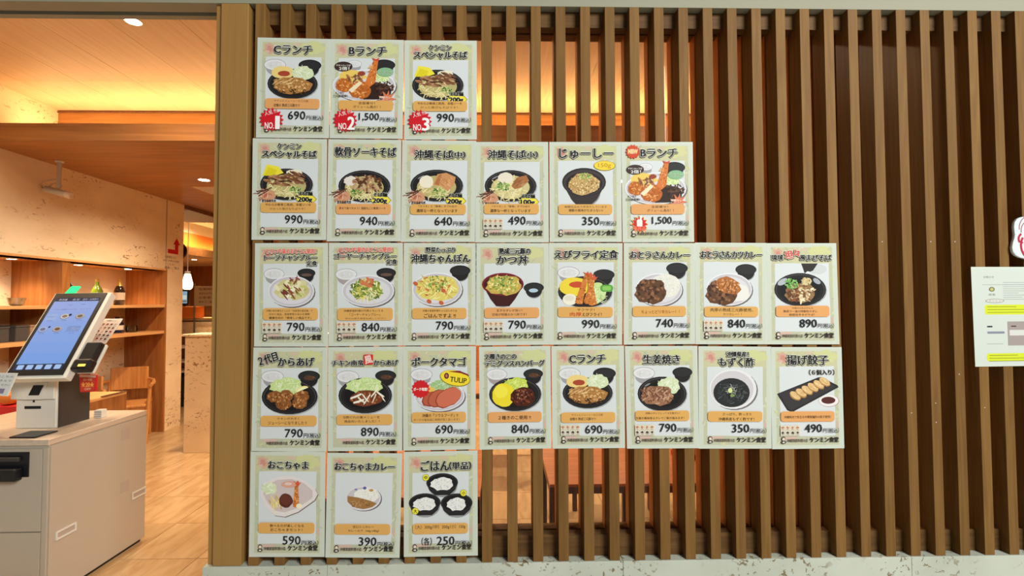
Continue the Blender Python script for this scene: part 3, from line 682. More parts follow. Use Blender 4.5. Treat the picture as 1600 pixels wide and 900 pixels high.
P = Print(.001); P.rect(-.07, .06, -.12, .12, (150, 186, 206)); P.rect(-.05, .05, -.04, .04, (220, 230, 220)); P.rect(-.05, .05, -.10, -.06, (120, 120, 110)); P.build('picture', lambda u, v, l: Vector((u, -l-.001, v)), tv, SCREEN, gain=.8)
MB().box(-.02, .02, .01, .03, -.42, -.16).build('stand', DARKG, tv)
sb = thing('service_counter', 'far service counter with orange front and pale stone lower part', 'counter', (-5.0, 7.9, 0))
MB().box(-1, .9, -.1, .5, 1.15, 1.165).build('worktop', MAPLE_S, sb, .002)
MB().box(-1, -.08, -.2, .1, 1.166, 1.395).build('orange_front', ORANGE, sb, .004)
MB().box(-1, .9, -.08, .48, 0, 1.15).build('stone_front', WALLST, sb, .004)
MB().box(-1, .2, -.115, -.10, 1.09, 1.11).build('rail', BLACK, sb)
MB().box(-1, .9, -.40, -.10, .80, .84).build('lower_shelf', WALLST, sb)
mc = thing('coffee_machine', 'black and steel drinks machine on the far service counter', 'machine', (-4.58, 7.95, 1.166))
MB().box(-.1, .3, -.1, .2, 0, .30).build('body', BLACK, mc, .01); MB().box(-.06, .06, -.12, -.1, .05, .24).build('front_plate', STEEL, mc, .004); MB().lathe([(.05, 0), (.05, .1)], (.14, -.16, 0)).build('drip_cup', STEEL, mc, smooth=True)
sh = thing('tray_rack', 'narrow dark rack with pale trays between the stone pier and divider', 'rack', (-3.30, 4.9, 0))
MB().box(-.45, .2, 0, .4, 0, .42).build('cabinet', BLACK, sh, .004)
MB().box(-.45, .2, .36, .4, .42, 1.0).build('back_panel', DARKW, sh)
for z in (.48, .62, .82): MB().box(-.45, .2, -.02, .36, z, z+.02).build('tray', LABELP, sh, .003)
MB().box(-.1, .05, -.02, .2, .30, .41).build('folded_cloth', LABELP, sh, .01)

# ------------------------------------------------------------------ low tables behind the slats
def low_table(x0, x1, y0, y1, h, lab, g=None):
    t = thing('low_table', lab, 'table', ((x0+x1)/2, (y0+y1)/2, 0), g); a, b = (x1-x0)/2, (y1-y0)/2
    MB().box(-a, a, -b, b, h-.014, h).build('tabletop', TABLEW, t, .002)
    MB().box(-a+.001, a-.001, -b+.002, b-.002, h-.045, h-.014).build('apron', DARKW, t, .001)
    for sx in (-1, 1):
        for sy in (-1, 1):
            MB().box(sx*a-(.05 if sx > 0 else 0)+0, sx*a+(0 if sx > 0 else .05), sy*b-(.05 if sy > 0 else 0), sy*b+(0 if sy > 0 else .05), 0, h-.045).build('leg', DARKW, t, .002)
    return t
low_table(1.245, 2.55, .25, .98, .607, 'orange-topped dining table seen through the slats below the ginger pork poster')
low_table(-.02, .925, .2, .9, .575, 'orange-topped dining table behind the rice and curry posters')
def stool(x, y, lab):
    t = thing('stool', lab, 'stool', (x, y, 0), 'dark stools behind the slats')
    MB().box(-.17, .17, -.17, .17, .36, .43).build('cushion', FABRIC, t, .015)
    MB().box(-.16, .16, -.16, .16, .32, .36).build('seat_frame', DARKW, t, .003)
    for sx in (-1, 1):
        for sy in (-1, 1): MB().box(sx*.14-.016, sx*.14+.016, sy*.14-.016, sy*.14+.016, 0, .32).build('leg', DARKW, t, .002)
    return t
stool(1.67, 1.25, 'dark cushioned stool tucked at the far side of the right orange table')
stool(2.2, 1.25, 'dark cushioned stool under the right end of the orange table')
stool(.45, 1.15, 'dark cushioned stool behind the left orange table')
nb_ = thing('napkin_box', 'small white and red napkin box on the right orange table', 'box', (2.02, .62, .608))
MB().box(-.06, .06, -.05, .05, 0, .07).build('body', WHITEP, nb_, .004); MB().box(-.061, .061, -.051, .051, .0, .025).build('red_band', RED, nb_)
low_table(.2, 1.4, 2.0, 2.65, .70, 'dining table further inside behind the menu posters')

# ================================================================== MENU POSTERS (flat print on laminated sheets)
def bowl_w(P, cx, cy, r=15, k=0):        # small white rice bowl
    t = (168, 154, 156) if k else (160, 157, 162)
    P.ell(cx+.8, cy+4.2, r*.8, r*.72, (168, 168, 172)); P.ell(cx, cy+3.4, r*.82, r*.74, t); P.ell(cx, cy, r, r*.55, (164, 160, 166)); P.ell(cx, cy, r*.95, r*.5, (224, 222, 226))
    P.blob(cx, cy+.6, r*.72, r*.34, (214, 212, 214), 3); P.scat(cx, cy+.4, r*.6, r*.25, 9, 1.2, .5, [(236, 236, 238), (196, 194, 198)], 2)
def bowl_b(P, cx, cy, r=15, soup=0):
    P.ell(cx+.8, cy+4.6, r*.78, r*.74, (150, 150, 152)); P.ell(cx, cy+3.6, r*.8, r*.74, (38, 36, 37)); P.ell(cx, cy, r, r*.52, (30, 29, 30)); P.ell(cx, cy+.3, r*.92, r*.44, (46, 45, 47))
    if soup == 1: P.blob(cx+1, cy+2, r*.55, r*.2, (92, 62, 44), 2); P.scat(cx+1, cy+2, r*.4, r*.15, 7, 1, .5, [(140, 90, 60), (70, 50, 40)], 4)
    if soup == 2: P.ell(cx-.5, cy+4, r*.45, r*.2, (176, 198, 214))
    if soup == 3: P.ell(cx, cy+2.5, r*.6, r*.16, (104, 82, 72))
def plate_b(P, cx=46, cy=64, rx=36, ry=22.5, deep=1):
    P.ell(cx+1.2, cy+1.2, rx, ry, (160, 162, 164)); P.ell(cx, cy, rx, ry, (34, 32, 34)); P.ell(cx, cy, rx*.95, ry*.93, (72, 68, 70)); P.ell(cx, cy+.5, rx*.92, ry*.9, (36, 34, 36)); P.ell(cx, cy+1, rx*.78, ry*.74, (28, 26, 27))
    P.ell(cx-rx*.6, cy-ry*.52, rx*.14, ry*.05, (130, 130, 134), -.5)
def plate_w(P, cx=46, cy=64, rx=34, ry=22):
    P.ell(cx+1.6, cy+1.6, rx, ry, (112, 104, 104)); P.ell(cx, cy, rx, ry, (232, 230, 234)); P.ell(cx, cy+.2, rx*.96, ry*.94, (198, 192, 200)); P.ell(cx, cy+.6, rx*.85, ry*.8, (216, 212, 218))
KATSU = [(204, 156, 98), (168, 116, 62), (222, 180, 124), (140, 92, 46), (186, 136, 78)]
FRY = [(216, 136, 66), (186, 100, 40), (232, 166, 98), (160, 84, 34), (204, 120, 52)]
CAB = [(226, 234, 190), (198, 218, 146), (238, 242, 214), (176, 204, 122), (212, 226, 168)]
CABP = [(230, 234, 210), (210, 220, 182), (240, 242, 226), (192, 206, 158)]
GRN = [(96, 140, 66), (62, 104, 44), (136, 172, 84), (170, 196, 110)]
MEAT = [(140, 92, 64), (108, 66, 44), (172, 124, 90), (88, 54, 38), (190, 148, 112)]
NOOD = [(222, 206, 146), (238, 226, 178), (200, 180, 116), (230, 216, 160)]
def cabbage(P, cx, cy, rx, ry, c=CAB, seed=1, n=70):
    P.blob(cx, cy, rx, ry, c[1], seed, .14); P.strands(cx-1, cy, rx*.9, ry*.85, n, 6, .32, c, seed)
def katsu(P, cx, cy, rx, ry, c=KATSU, seed=1, n=60, rot=0):
    P.blob(cx, cy, rx, ry, c[1], seed, .1, rot=rot); P.scat(cx, cy, rx*.86, ry*.84, n, 2.2, 1.1, c, seed)
def soba_bowl(P, cx=46, cy=64, shrimp=True, amt='200g'):
    plate_b(P, cx, cy); P.ell(cx, cy+2, 27, 16, (184, 170, 116)); P.strands(cx-4, cy+4, 27, 13, 60, 9, .55, NOOD, 5)
def badge(P, amt):
    P.poly([(59, 85), (64, 78.5), (82, 78.5), (88, 85), (82, 91), (64, 91)], (150, 140, 60)); P.poly([(60, 85), (64.6, 79.3), (81.4, 79.3), (86.8, 85), (81.6, 90.3), (64.6, 90.3)], (240, 222, 60))
    P.title('そば麺', 63, 82, 74, 80, (30, 28, 24), o=.04, sh=.1); P.title(amt, 62.5, 81.5, 82, 90.6, (28, 26, 24), o=.04, sh=.1)
def shrimp_tag(P):
    P.blob(21, 80, 10.5, 8, (206, 150, 116), 8, .08); P.strands(15, 78, 11, 8, 34, 5, .4, [(190, 104, 76), (222, 160, 130), (160, 80, 60), (238, 214, 196)], 9)
    for a, b, c, d_ in ((6, 77, 20, 70), (8, 80, 22, 72), (14, 74, 26, 68), (5, 74, 14, 72)): P.poly([(a, b), (c, d_), (c+.6, d_+1.4), (a+1, b+1.2)], (96, 62, 52))
    P.text('宮古島産天然', 13, 32, 85.5, 89.5, (50, 40, 38), .03)
# ---- dishes, drawn in a 100 x 141 frame
def d_clunch(P):
    bowl_w(P, 24, 38, 15.5); bowl_b(P, 73, 38, 16); plate_b(P, 49, 65, 35, 21.5)
    P.blob(36, 49, 17, 9, (232, 204, 130), 2, .06); P.blob(37, 50.5, 8.5, 4, (166, 70, 48), 3, .05); cabbage(P, 63, 50, 14.5, 11, CABP, 6, 80)
    katsu(P, 50, 68, 28, 11.5, KATSU, 4, 110); P.scat(38, 62, 15, 6, 26, 4.5, .8, [(226, 188, 132), (190, 140, 86)], 7, -.5); P.scat(50, 76, 24, 3.5, 20, 2.2, .9, [(92, 58, 28), (60, 40, 24)], 9)
def d_blunch(P, burst2=True):
    bowl_w(P, 33, 35, 10); bowl_b(P, 74, 36, 15.5); plate_w(P, 47, 66, 44, 23)
    P.blob(30, 53, 19, 9, (232, 198, 100), 2); P.blob(58, 74, 27, 13, (52, 34, 28), 3, .06); P.scat(74, 68, 13, 9, 50, 3, 1.2, [(70, 46, 38), (40, 26, 22), (98, 66, 52)], 4)
    cabbage(P, 71, 54, 11, 7, CAB, 3, 40); katsu(P, 19, 66, 12, 9.5, FRY, 2, 40); katsu(P, 41, 72, 15, 13, FRY, 5, 70); P.poly([(25, 73), (40, 60), (44, 63), (30, 77)], (238, 222, 190))
    P.scat(33, 56, 11, 5, 26, 3.4, 1.3, [(170, 112, 70), (220, 190, 150), (120, 78, 50)], 12); P.blob(43, 49, 5, 3.4, (150, 66, 44), 6)
    P.poly([(48, 63), (60, 29), (66, 30), (62, 62), (55, 68)], (214, 118, 54)); P.scat(58, 48, 5, 16, 34, 2, .9, FRY, 3); P.poly([(60, 30), (57, 26), (63, 28), (68, 26), (66, 31)], (200, 80, 50))
    P.ell(18, 39, 12.5, 7, (62, 44, 42)); P.text('チキンハーフが', 8, 28, 36, 39, (230, 226, 220), .02); P.text('2倍！', 12, 26, 39.5, 44.5, (240, 238, 230), .03)
    P.ell(76, 46.5, 11.5, 6.5, (136, 180, 140)); P.title('160g', 68, 86, 45, 50, (120, 164, 120), o=.05, sh=.1)
    P.text('トンカツ', 8, 19, 75.5, 79, (60, 52, 44), .02); P.text('三元豚使用！', 4, 24, 80, 83.5, (60, 52, 44), .02)
    P.star(79, 85.5, 6, 13, 9, (214, 120, 84)); P.text('特製カレー', 68, 88, 81.5, 85, (240, 226, 210), .02); P.title('180g', 68, 86, 86.5, 91, (206, 96, 74), o=.05, sh=.1)
def d_special(P):
    soba_bowl(P, 46, 64); P.poly([(13, 52), (19, 36), (35, 39), (42, 48), (30, 52)], (236, 220, 66)); P.poly([(15, 52), (21, 40), (33, 44), (29, 52)], (222, 204, 40))
    P.blob(57, 47, 11, 4, (232, 224, 200), 3); P.scat(42, 58, 24, 7.5, 60, 4.5, 1.4, MEAT, 8, .25); P.scat(62, 55, 13, 7, 16, 7, 1.4, [(120, 76, 52), (154, 108, 80), (90, 54, 38)], 3, .35); P.scat(59, 72, 9, 4.5, 34, 1.9, .9, GRN, 5); P.strands(45, 76, 20, 5, 24, 8, .55, NOOD, 7)
def d_nankotsu(P):
    soba_bowl(P, 50, 65); P.blob(31, 58, 9, 7, (226, 216, 208), 3); P.scat(54, 62, 20, 12, 80, 4, 1.7, MEAT+[(196, 170, 130)], 8); P.scat(39, 76, 9, 6, 36, 2.6, .9, GRN, 5); P.strands(47, 79, 14, 5, 22, 8, .55, NOOD, 7)
def d_oki_m(P):
    soba_bowl(P, 47, 63); P.blob(33, 58, 9.5, 9, (236, 226, 206), 3, .05); P.poly([(42, 62), (48, 47), (60, 45), (73, 51), (71, 62), (62, 71), (54, 64)], (206, 146, 96)); P.poly([(44, 61), (50, 48), (54, 47), (50, 63)], (176, 112, 70)); P.scat(60, 57, 9, 8, 20, 3.5, .8, [(222, 170, 122), (190, 128, 82)], 4, .9)
    P.scat(50, 74, 11, 6, 44, 2.6, .9, GRN, 5); P.strands(50, 76, 14, 5, 14, 8, .5, NOOD, 7)
def d_oki_s(P):
    soba_bowl(P, 48, 62); P.ell(48, 64, 26, 17, (204, 192, 140)); P.strands(47, 66, 24, 14, 80, 10, .6, NOOD, 15); P.blob(41, 51, 10.5, 8, (232, 220, 204), 3, .05)
    P.poly([(49, 62), (57, 50), (70, 47), (74, 55), (64, 64), (54, 67)], (168, 110, 68)); P.scat(62, 57, 8, 6, 16, 4, .9, [(190, 134, 92), (140, 86, 52)], 4, -.5); P.scat(38, 63, 10, 6, 50, 2, .9, GRN, 5)
def d_jushi(P):
    P.ell(49, 72, 22, 20, (150, 152, 154)); P.poly([(17, 58), (30, 82), (38, 91), (56, 91), (66, 82), (79, 58)], (56, 48, 48)); P.ell(48, 57, 31, 20.5, (44, 38, 40)); P.ell(48, 57.5, 29, 18.6, (66, 56, 58)); P.ell(48, 59, 26, 16, (40, 34, 36))
    P.blob(48, 60, 23, 15, (196, 160, 104), 4, .1); P.scat(48, 60, 22, 14, 170, 1.6, .9, [(222, 194, 138), (188, 146, 88), (236, 214, 164), (150, 108, 62)], 3); P.scat(49, 50, 9, 6, 36, 1.8, 1, [(150, 176, 90), (200, 206, 130), (112, 140, 66)], 2)
    P.ell(77, 33.5, 15.5, 7.3, (140, 128, 50)); P.ell(77, 33.3, 14.6, 6.6, (242, 206, 62)); P.text('150g', 68, 86, 30, 37.5, (190, 140, 40), .02)
def d_tofu(P):
    bowl_w(P, 26, 42, 14.5); bowl_b(P, 71, 41, 12.5, 3); plate_w(P, 50, 66, 32, 21.5); P.blob(51, 63, 24, 14.5, (206, 196, 140), 5); P.scat(50, 63, 23, 13.5, 26, 5.5, 4, [(232, 224, 186), (216, 206, 160), (240, 234, 206), (198, 188, 134)], 3)
    P.scat(52, 63, 20, 12, 26, 3.2, 1.2, [(190, 196, 96), (150, 168, 76), (170, 140, 84)], 8); P.scat(50, 66, 13, 10, 14, 5, 1.4, [(142, 78, 62), (118, 60, 50)], 2, .8); P.scat(57, 52, 8, 4, 6, 4.5, 1.4, [(142, 78, 62)], 6)
def d_goya(P):
    bowl_w(P, 23, 43, 15, 1); bowl_b(P, 78, 41, 13.5, 3); plate_w(P, 53, 66, 36, 22); P.blob(51, 64, 21, 14, (150, 160, 70), 5, .16); P.scat(50, 65, 22, 14, 90, 4.2, 1.2, [(92, 120, 50), (60, 88, 36), (226, 212, 120), (196, 190, 96), (238, 230, 180), (120, 146, 66)], 3)
    P.strands(50, 72, 18, 7, 20, 8, .5, [(236, 228, 196), (220, 210, 160)], 4); P.scat(52, 54, 9, 5, 12, 4.4, 2.2, [(206, 120, 80), (184, 98, 62)], 9)
def d_champon(P):
    bowl_b(P, 78, 38, 14.5); plate_w(P, 46, 64, 35, 23.5); P.blob(46, 62, 30, 18, (222, 204, 110), 5, .07); P.strands(45, 62, 27, 16, 110, 9, .65, [(238, 224, 138), (214, 188, 90), (246, 236, 170), (200, 176, 80)], 3)
    P.scat(46, 60, 26, 15, 26, 3.4, 1.1, [(206, 120, 70), (190, 96, 56), (232, 200, 120)], 7); P.scat(45, 56, 15, 11, 40, 2.4, .8, GRN, 2)
    for u, v in ((35, 81), (52, 83), (16, 56), (55, 66)): P.ell(u, v, 3.6, 2.6, (200, 96, 60), .6)
def d_katsudon(P):
    P.ell(37, 80, 14, 9, (140, 140, 144)); P.poly([(9, 58), (20, 78), (28, 88), (46, 88), (54, 78), (66, 58)], (66, 30, 30)); P.ell(37, 57, 29, 16, (120, 34, 44)); P.ell(37, 57.5, 26.5, 13.5, (70, 26, 30))
    P.blob(38, 58, 24, 14, (198, 170, 84), 5); P.scat(38, 57, 22, 13, 120, 2.6, 1.2, [(222, 198, 110), (168, 180, 84), (120, 146, 62), (206, 166, 84), (240, 224, 150)], 3); P.scat(39, 53, 14, 8, 50, 1.6, .9, GRN, 6)
    bowl_b(P, 80, 62, 14, 2)
def shrimp_fry(P, x0, y0, x1, y1, w_, seed):
    dx, dy = x1-x0, y1-y0; L = math.hypot(dx, dy); nx, ny = -dy/L*w_, dx/L*w_
    P.poly([(x0+nx*.5, y0+ny*.5), (x0-nx*.5, y0-ny*.5), (x1-nx, y1-ny), (x1+nx*.3+dx*.04, y1+dy*.04+ny*.3), (x1+nx, y1+ny)], (206, 124, 58))
    g = random.Random(seed)
    for k in range(34):
        t = g.random(); q = g.uniform(-.85, .85)*(.5+.5*t); P.ell(x0+dx*t+nx*q, y0+dy*t+ny*q, g.uniform(1, 2.2), g.uniform(.6, 1.1), g.choice(FRY), g.uniform(0, 3), 7)
    P.poly([(x0, y0+1), (x0-5, y0-5), (x0, y0-3), (x0+2, y0-6), (x0+4, y0-2), (x0+7, y0-4), (x0+3, y0+2)], (208, 92, 52))
def d_ebi(P):
    bowl_w(P, 26, 41, 15.5); bowl_b(P, 75, 44, 15); plate_b(P, 49, 68, 37.5, 22); P.blob(35, 61, 22, 13, (234, 208, 66), 2, .05); P.blob(38, 58, 11, 4.5, (198, 78, 44), 3, .05); cabbage(P, 67, 70, 12, 14, CAB, 4, 60)
    P.rrect(70, 88, 58, 68, 4.5, (92, 160, 66)); P.rrect(73, 85, 60, 66, 2.5, (140, 196, 96)); P.ell(28, 79, 10, 8, (236, 230, 214)); P.ell(27, 77, 7, 4, (222, 214, 196))
    shrimp_fry(P, 51, 45, 40, 84, 5.4, 1); shrimp_fry(P, 60, 50, 52, 84, 5.4, 2); shrimp_fry(P, 55, 46, 60, 86, 5.6, 3); P.scat(72, 78, 9, 6, 18, 3, .4, CABP, 9)
def curry(P, cx, cy):
    P.blob(cx, cy, 22, 18, (96, 64, 44), 5, .12); P.scat(cx, cy, 20, 16, 70, 3, 1.9, [(122, 80, 54), (84, 54, 38), (146, 100, 72), (66, 42, 30)], 4)
def d_curry(P):
    bowl_b(P, 75, 35, 15.5); plate_w(P, 49, 65, 33.5, 23); P.blob(58, 60, 22, 17, (226, 222, 214), 3, .06); P.scat(62, 60, 18, 15, 50, 1.3, .6, [(240, 238, 232), (206, 200, 192)], 2); curry(P, 37, 67)
def d_katsucurry(P):
    bowl_b(P, 71, 37, 15); plate_w(P, 47, 65, 32.5, 23); P.blob(60, 70, 16, 12, (228, 224, 220), 3, .06); curry(P, 36, 69); katsu(P, 46, 60, 19, 11, [(206, 140, 86), (174, 108, 58), (226, 166, 112), (150, 88, 46)], 4, 90, .45); P.scat(50, 63, 15, 8, 8, 1, 6, [(140, 84, 44)], 5, .4)
def d_maze(P):
    P.ell(73, 36, 13, 7, (200, 202, 204)); P.poly([(49, 28), (73, 28), (66, 38), (54, 43), (52, 36)], (52, 46, 46)); P.poly([(54, 42), (58, 39), (62, 40), (56, 44)], (226, 228, 228))
    plate_b(P, 47, 65, 37, 23.5); P.ell(22, 54, 8, 4, (176, 182, 190), -.5); P.ell(71, 53, 6, 3.4, (160, 166, 176), .6); P.blob(46, 69, 21, 14, (146, 112, 76), 5); P.scat(50, 70, 18, 13, 60, 4, 1.4, [(214, 190, 150), (184, 150, 108), (120, 80, 54), (236, 222, 190)], 4)
    P.scat(38, 72, 9, 10, 30, 3, 1.8, [(132, 82, 54), (100, 62, 42)], 6); P.scat(55, 53, 8, 4, 18, 3.4, 1.6, [(214, 196, 150), (186, 160, 110)], 8); P.scat(34, 57, 9, 7, 46, 2, 1.2, [(120, 176, 92), (88, 148, 66), (160, 204, 126)], 3)
def d_karaage(P):
    bowl_w(P, 26, 39, 15.5); bowl_b(P, 76, 39, 15, 1); plate_b(P, 50, 67, 38, 24); cabbage(P, 46, 53, 22, 12, CAB, 3, 120)
    for k, (u, v) in enumerate(((30, 67), (45, 66), (66, 66), (42, 77), (64, 76))): katsu(P, u, v, 10.5, 8, [(176, 116, 66), (140, 86, 46), (204, 148, 92), (112, 66, 36)], 3+k, 34)
    P.ell(67, 58, 9.5, 5, (236, 226, 140), -.4, 18, 180, 360); P.ell(67, 58, 7.5, 3.6, (246, 242, 190), -.4, 18, 180, 360)
def d_nanban(P):
    bowl_w(P, 26, 40, 15.5); bowl_b(P, 78, 39, 14.5, 1); plate_b(P, 50, 66, 36.5, 24.5); cabbage(P, 50, 53, 25, 11, CAB, 3, 120); katsu(P, 52, 70, 24, 10.5, [(150, 84, 50), (116, 62, 38), (180, 108, 66), (92, 48, 30)], 4, 80)
    g = random.Random(5)
    for x, y, a, L in ((30, 70, -.4, 16), (34, 76, -.3, 15), (46, 64, .9, 14), (48, 78, -1.0, 16), (58, 68, -.9, 15), (66, 61, .6, 12), (60, 76, -1.2, 13), (40, 68, .7, 13), (72, 66, 1.0, 10)):
        P.poly([(x, y-1.2), (x+math.cos(a)*L, y+math.sin(a)*L-1), (x+math.cos(a)*L+.8, y+math.sin(a)*L+1), (x+math.cos(a)*L*.5, y+math.sin(a)*L*.5+2.1), (x, y+1.2)], (240, 232, 216))
def d_pork(P):
    bowl_w(P, 25, 38, 15.5); plate_w(P, 50, 68, 35.5, 21); cabbage(P, 58, 55, 20, 11, [(190, 214, 168), (160, 192, 134), (214, 228, 196), (136, 174, 110)], 3, 90); P.blob(36, 62, 9, 7, (232, 190, 90), 3)
    for k, (u, c) in enumerate(((38, (182, 92, 68)), (48, (188, 96, 72)), (62, (206, 110, 84)))):
        P.blob(u, 72-k, 13+k*3.2, 9.5+k*1.4, (150, 66, 48), 3+k, .06, rot=-.5); P.blob(u+.8, 71.6-k, 12+k*3.2, 8.6+k*1.4, c, 3+k, .05, rot=-.5)
    P.ell(72, 43.5, 21.5, 11, (150, 130, 40), .2); P.ell(72, 43, 20.6, 10.2, (244, 214, 52), .2); P.text('TULIP', 65, 88, 42.5, 49.5, (40, 34, 30), .035, .12); P.ell(60, 40, 3.4, 4.2, (96, 40, 60)); P.ell(60, 40, 1.6, 2.2, (200, 120, 90))
    P.poly([(62, 34), (78, 33), (90, 38), (92, 41), (80, 36.5)], (130, 40, 40)); P.star(24, 58, 11.2, 13, 16, (206, 34, 40)); P.text('ポーク増量！', 14, 34, 56, 60.5, (244, 236, 230), .03)
def d_hamburg(P):
    bowl_w(P, 24, 38, 15, 1); bowl_b(P, 76, 38, 14, 1); plate_b(P, 50, 66, 37, 23.5); cabbage(P, 52, 53, 17, 10, [(222, 228, 110), (196, 210, 86), (236, 240, 160), (180, 200, 80)], 3, 90); P.blob(34, 67, 17, 16, (236, 214, 50), 2, .05); P.blob(30, 62, 10, 9, (244, 226, 74), 4, .06)
    P.blob(61, 70, 17.5, 13.5, (78, 36, 24), 3, .06); P.scat(61, 69, 15, 11, 70, 2.6, 1, [(108, 50, 32), (60, 28, 20), (136, 70, 44), (50, 24, 18)], 4); P.scat(58, 66, 10, 7, 12, 1.6, .5, [(196, 140, 110)], 8)
def d_ginger(P):
    bowl_w(P, 25, 37, 15.5); bowl_b(P, 79, 36, 14); plate_b(P, 50, 66, 34.5, 24); cabbage(P, 60, 55, 15.5, 12, CABP, 3, 90); P.blob(43, 68, 22, 14, (150, 106, 80), 5, .12); P.strands(42, 68, 24, 13, 110, 6, .9, [(170, 124, 96), (132, 88, 66), (196, 154, 124), (108, 70, 52)], 3)
def d_mozuku(P):
    P.ell(49, 60.5, 33, 28, (118, 110, 114)); P.ell(47, 59, 33, 28, (226, 224, 226)); P.ell(46, 59, 30, 25.5, (204, 198, 204)); P.ell(45, 64, 25.5, 20.5, (44, 46, 48)); P.strands(45, 64, 22, 17, 90, 6, .5, [(66, 70, 70), (30, 32, 34), (92, 96, 94), (54, 58, 58)], 3)
    P.strands(44, 60, 12, 8, 16, 5, .4, [(150, 154, 148)], 9); P.blob(43, 61, 3, 3.6, (214, 222, 150), 3); P.blob(46, 68, 3.4, 2, (130, 150, 90), 4)
def d_gyoza(P):
    P.poly([(7, 65), (21, 88), (28, 91), (95, 56), (93, 53), (70, 41.5), (66, 42)], (48, 44, 46)); P.poly([(10, 65), (23, 86), (28, 88.5), (91, 55), (69, 44)], (60, 56, 58))
    for k in range(6):
        u, v = 33+k*8.4, 68-k*3.9
        P.blob(u, v, 9, 5.2, (170, 124, 74), 4+k, .06, rot=.6); P.blob(u, v-.8, 8.2, 4.2, (220, 184, 130), 3+k, .05, rot=.6); P.scat(u+1, v-.5, 6, 3, 7, 2.4, .5, [(196, 150, 96), (236, 208, 160)], k, .6)
    P.ell(81, 75.5, 14, 8, (150, 140, 140)); P.ell(80, 75, 14, 8, (232, 222, 224)); P.ell(79.6, 74.4, 10, 5, (86, 44, 44)); P.title('（６個入り）', 53, 89, 31, 38.5, (40, 38, 40), o=.05, sh=.2)
def d_okochama(P):
    P.poly([(18, 44), (36, 35), (56, 33.5), (74, 39), (88, 50), (92, 58), (88, 66), (66, 82), (48, 89), (34, 87), (22, 76), (14, 58)], (120, 100, 98)); P.poly([(17, 43), (35, 34), (55, 32.5), (73, 38), (87, 49), (91, 57), (87, 65), (65, 81), (47, 88), (33, 86), (21, 75), (13, 57)], (226, 216, 216))
    P.poly([(20, 46), (36, 38), (55, 36.5), (72, 42), (84, 52), (84, 62), (64, 76), (46, 82), (34, 80), (24, 70), (17, 57)], (206, 190, 190)); cabbage(P, 26, 50, 10, 8, CABP, 3, 40)
    P.scat(34, 70, 8, 9, 30, 6, .8, [(222, 196, 120), (196, 166, 90), (236, 218, 156)], 4, 1.2); P.blob(48, 66, 9.5, 9.5, (92, 46, 34), 2, .05); P.blob(48, 64.5, 8, 7, (104, 54, 40), 2, .05); shrimp_fry(P, 62, 44, 62, 74, 4.2, 3)
    P.blob(52, 44, 10, 4.5, (220, 160, 140), 3); P.ell(51, 43, 5, 2, (226, 200, 190)); P.ell(66, 73, 4, 3.4, (240, 230, 200))
def d_okocurry(P):
    P.ell(50.5, 62, 24.5, 17, (104, 92, 104)); P.ell(49, 61, 24.5, 17, (222, 216, 222)); P.ell(49, 61, 22.5, 15, (200, 192, 198)); P.blob(54, 57, 17, 10, (234, 230, 224), 3); P.scat(56, 56, 14, 8, 36, 1.3, .6, [(214, 208, 200), (246, 244, 240)], 2)
    P.poly([(28, 58), (42, 60), (58, 64), (68, 68), (62, 73), (50, 76), (36, 73), (28, 66)], (160, 116, 68)); P.scat(45, 68, 14, 5.5, 44, 2, .9, [(188, 146, 96), (134, 92, 50), (170, 126, 78)], 4); P.ell(51, 47, 2.4, 2, (90, 96, 160)); P.ell(60, 50, 3, 1.8, (190, 150, 84)); P.ell(39, 49, 2, 1.3, (120, 130, 180))
def d_gohan(P):
    for u, v in ((52, 42), (28, 69), (72, 70)):
        P.ell(u+1, v+5, 20, 15, (150, 150, 152)); P.poly([(u-22, v), (u-18, v+10), (u-10, v+17), (u+10, v+17), (u+18, v+10), (u+22, v)], (40, 38, 40)); P.ell(u, v, 22, 13, (48, 46, 48)); P.ell(u, v+.5, 20, 11.2, (30, 28, 30))
        s = 15.5 if v < 50 or u < 50 else 13; P.blob(u, v+2-(.0), s, 9, (232, 230, 228), 3); P.scat(u, v+1, s*.85, 7, 60, 1.4, .7, [(246, 244, 242), (208, 206, 206), (226, 224, 222)], 5)
    for u, v, s in ((29.5, 34.5, '中'), (15, 80, '大'), (81.5, 56.5, '小')): P.ell(u, v, 4.6, 4.6, (120, 116, 40)); P.ell(u, v, 4.2, 4.2, (236, 224, 60)); P.text(s, u-2.3, u+2.3, v-2.5, v+2.5, (40, 36, 30), .03)
def pictos(P):
    P.rect(10.5, 37.5, 109, 124, (206, 200, 180)); g = random.Random(3)
    for a in range(4):
        for b in range(2):
            u, v = 13.6+a*6.9, 112.6+b*7.2
            P.rect(u-3, u+3, v-3.2, v+3.2, (226, 210, 190) if b == 0 else (214, 206, 190)); P.blob(u, v-.4, 2, 1.5, [(180, 120, 90), (60, 46, 40)][b], a*2+b, .35); P.rect(u-1.8, u+1.8, v+2, v+2.5, (90, 76, 64)); P.rect(u-.5, u+.5, v-2.4, v, [(200, 150, 110), (90, 70, 56)][b])

DK = (56, 40, 26)
SP = ('宮古島産', 'ケンミン')
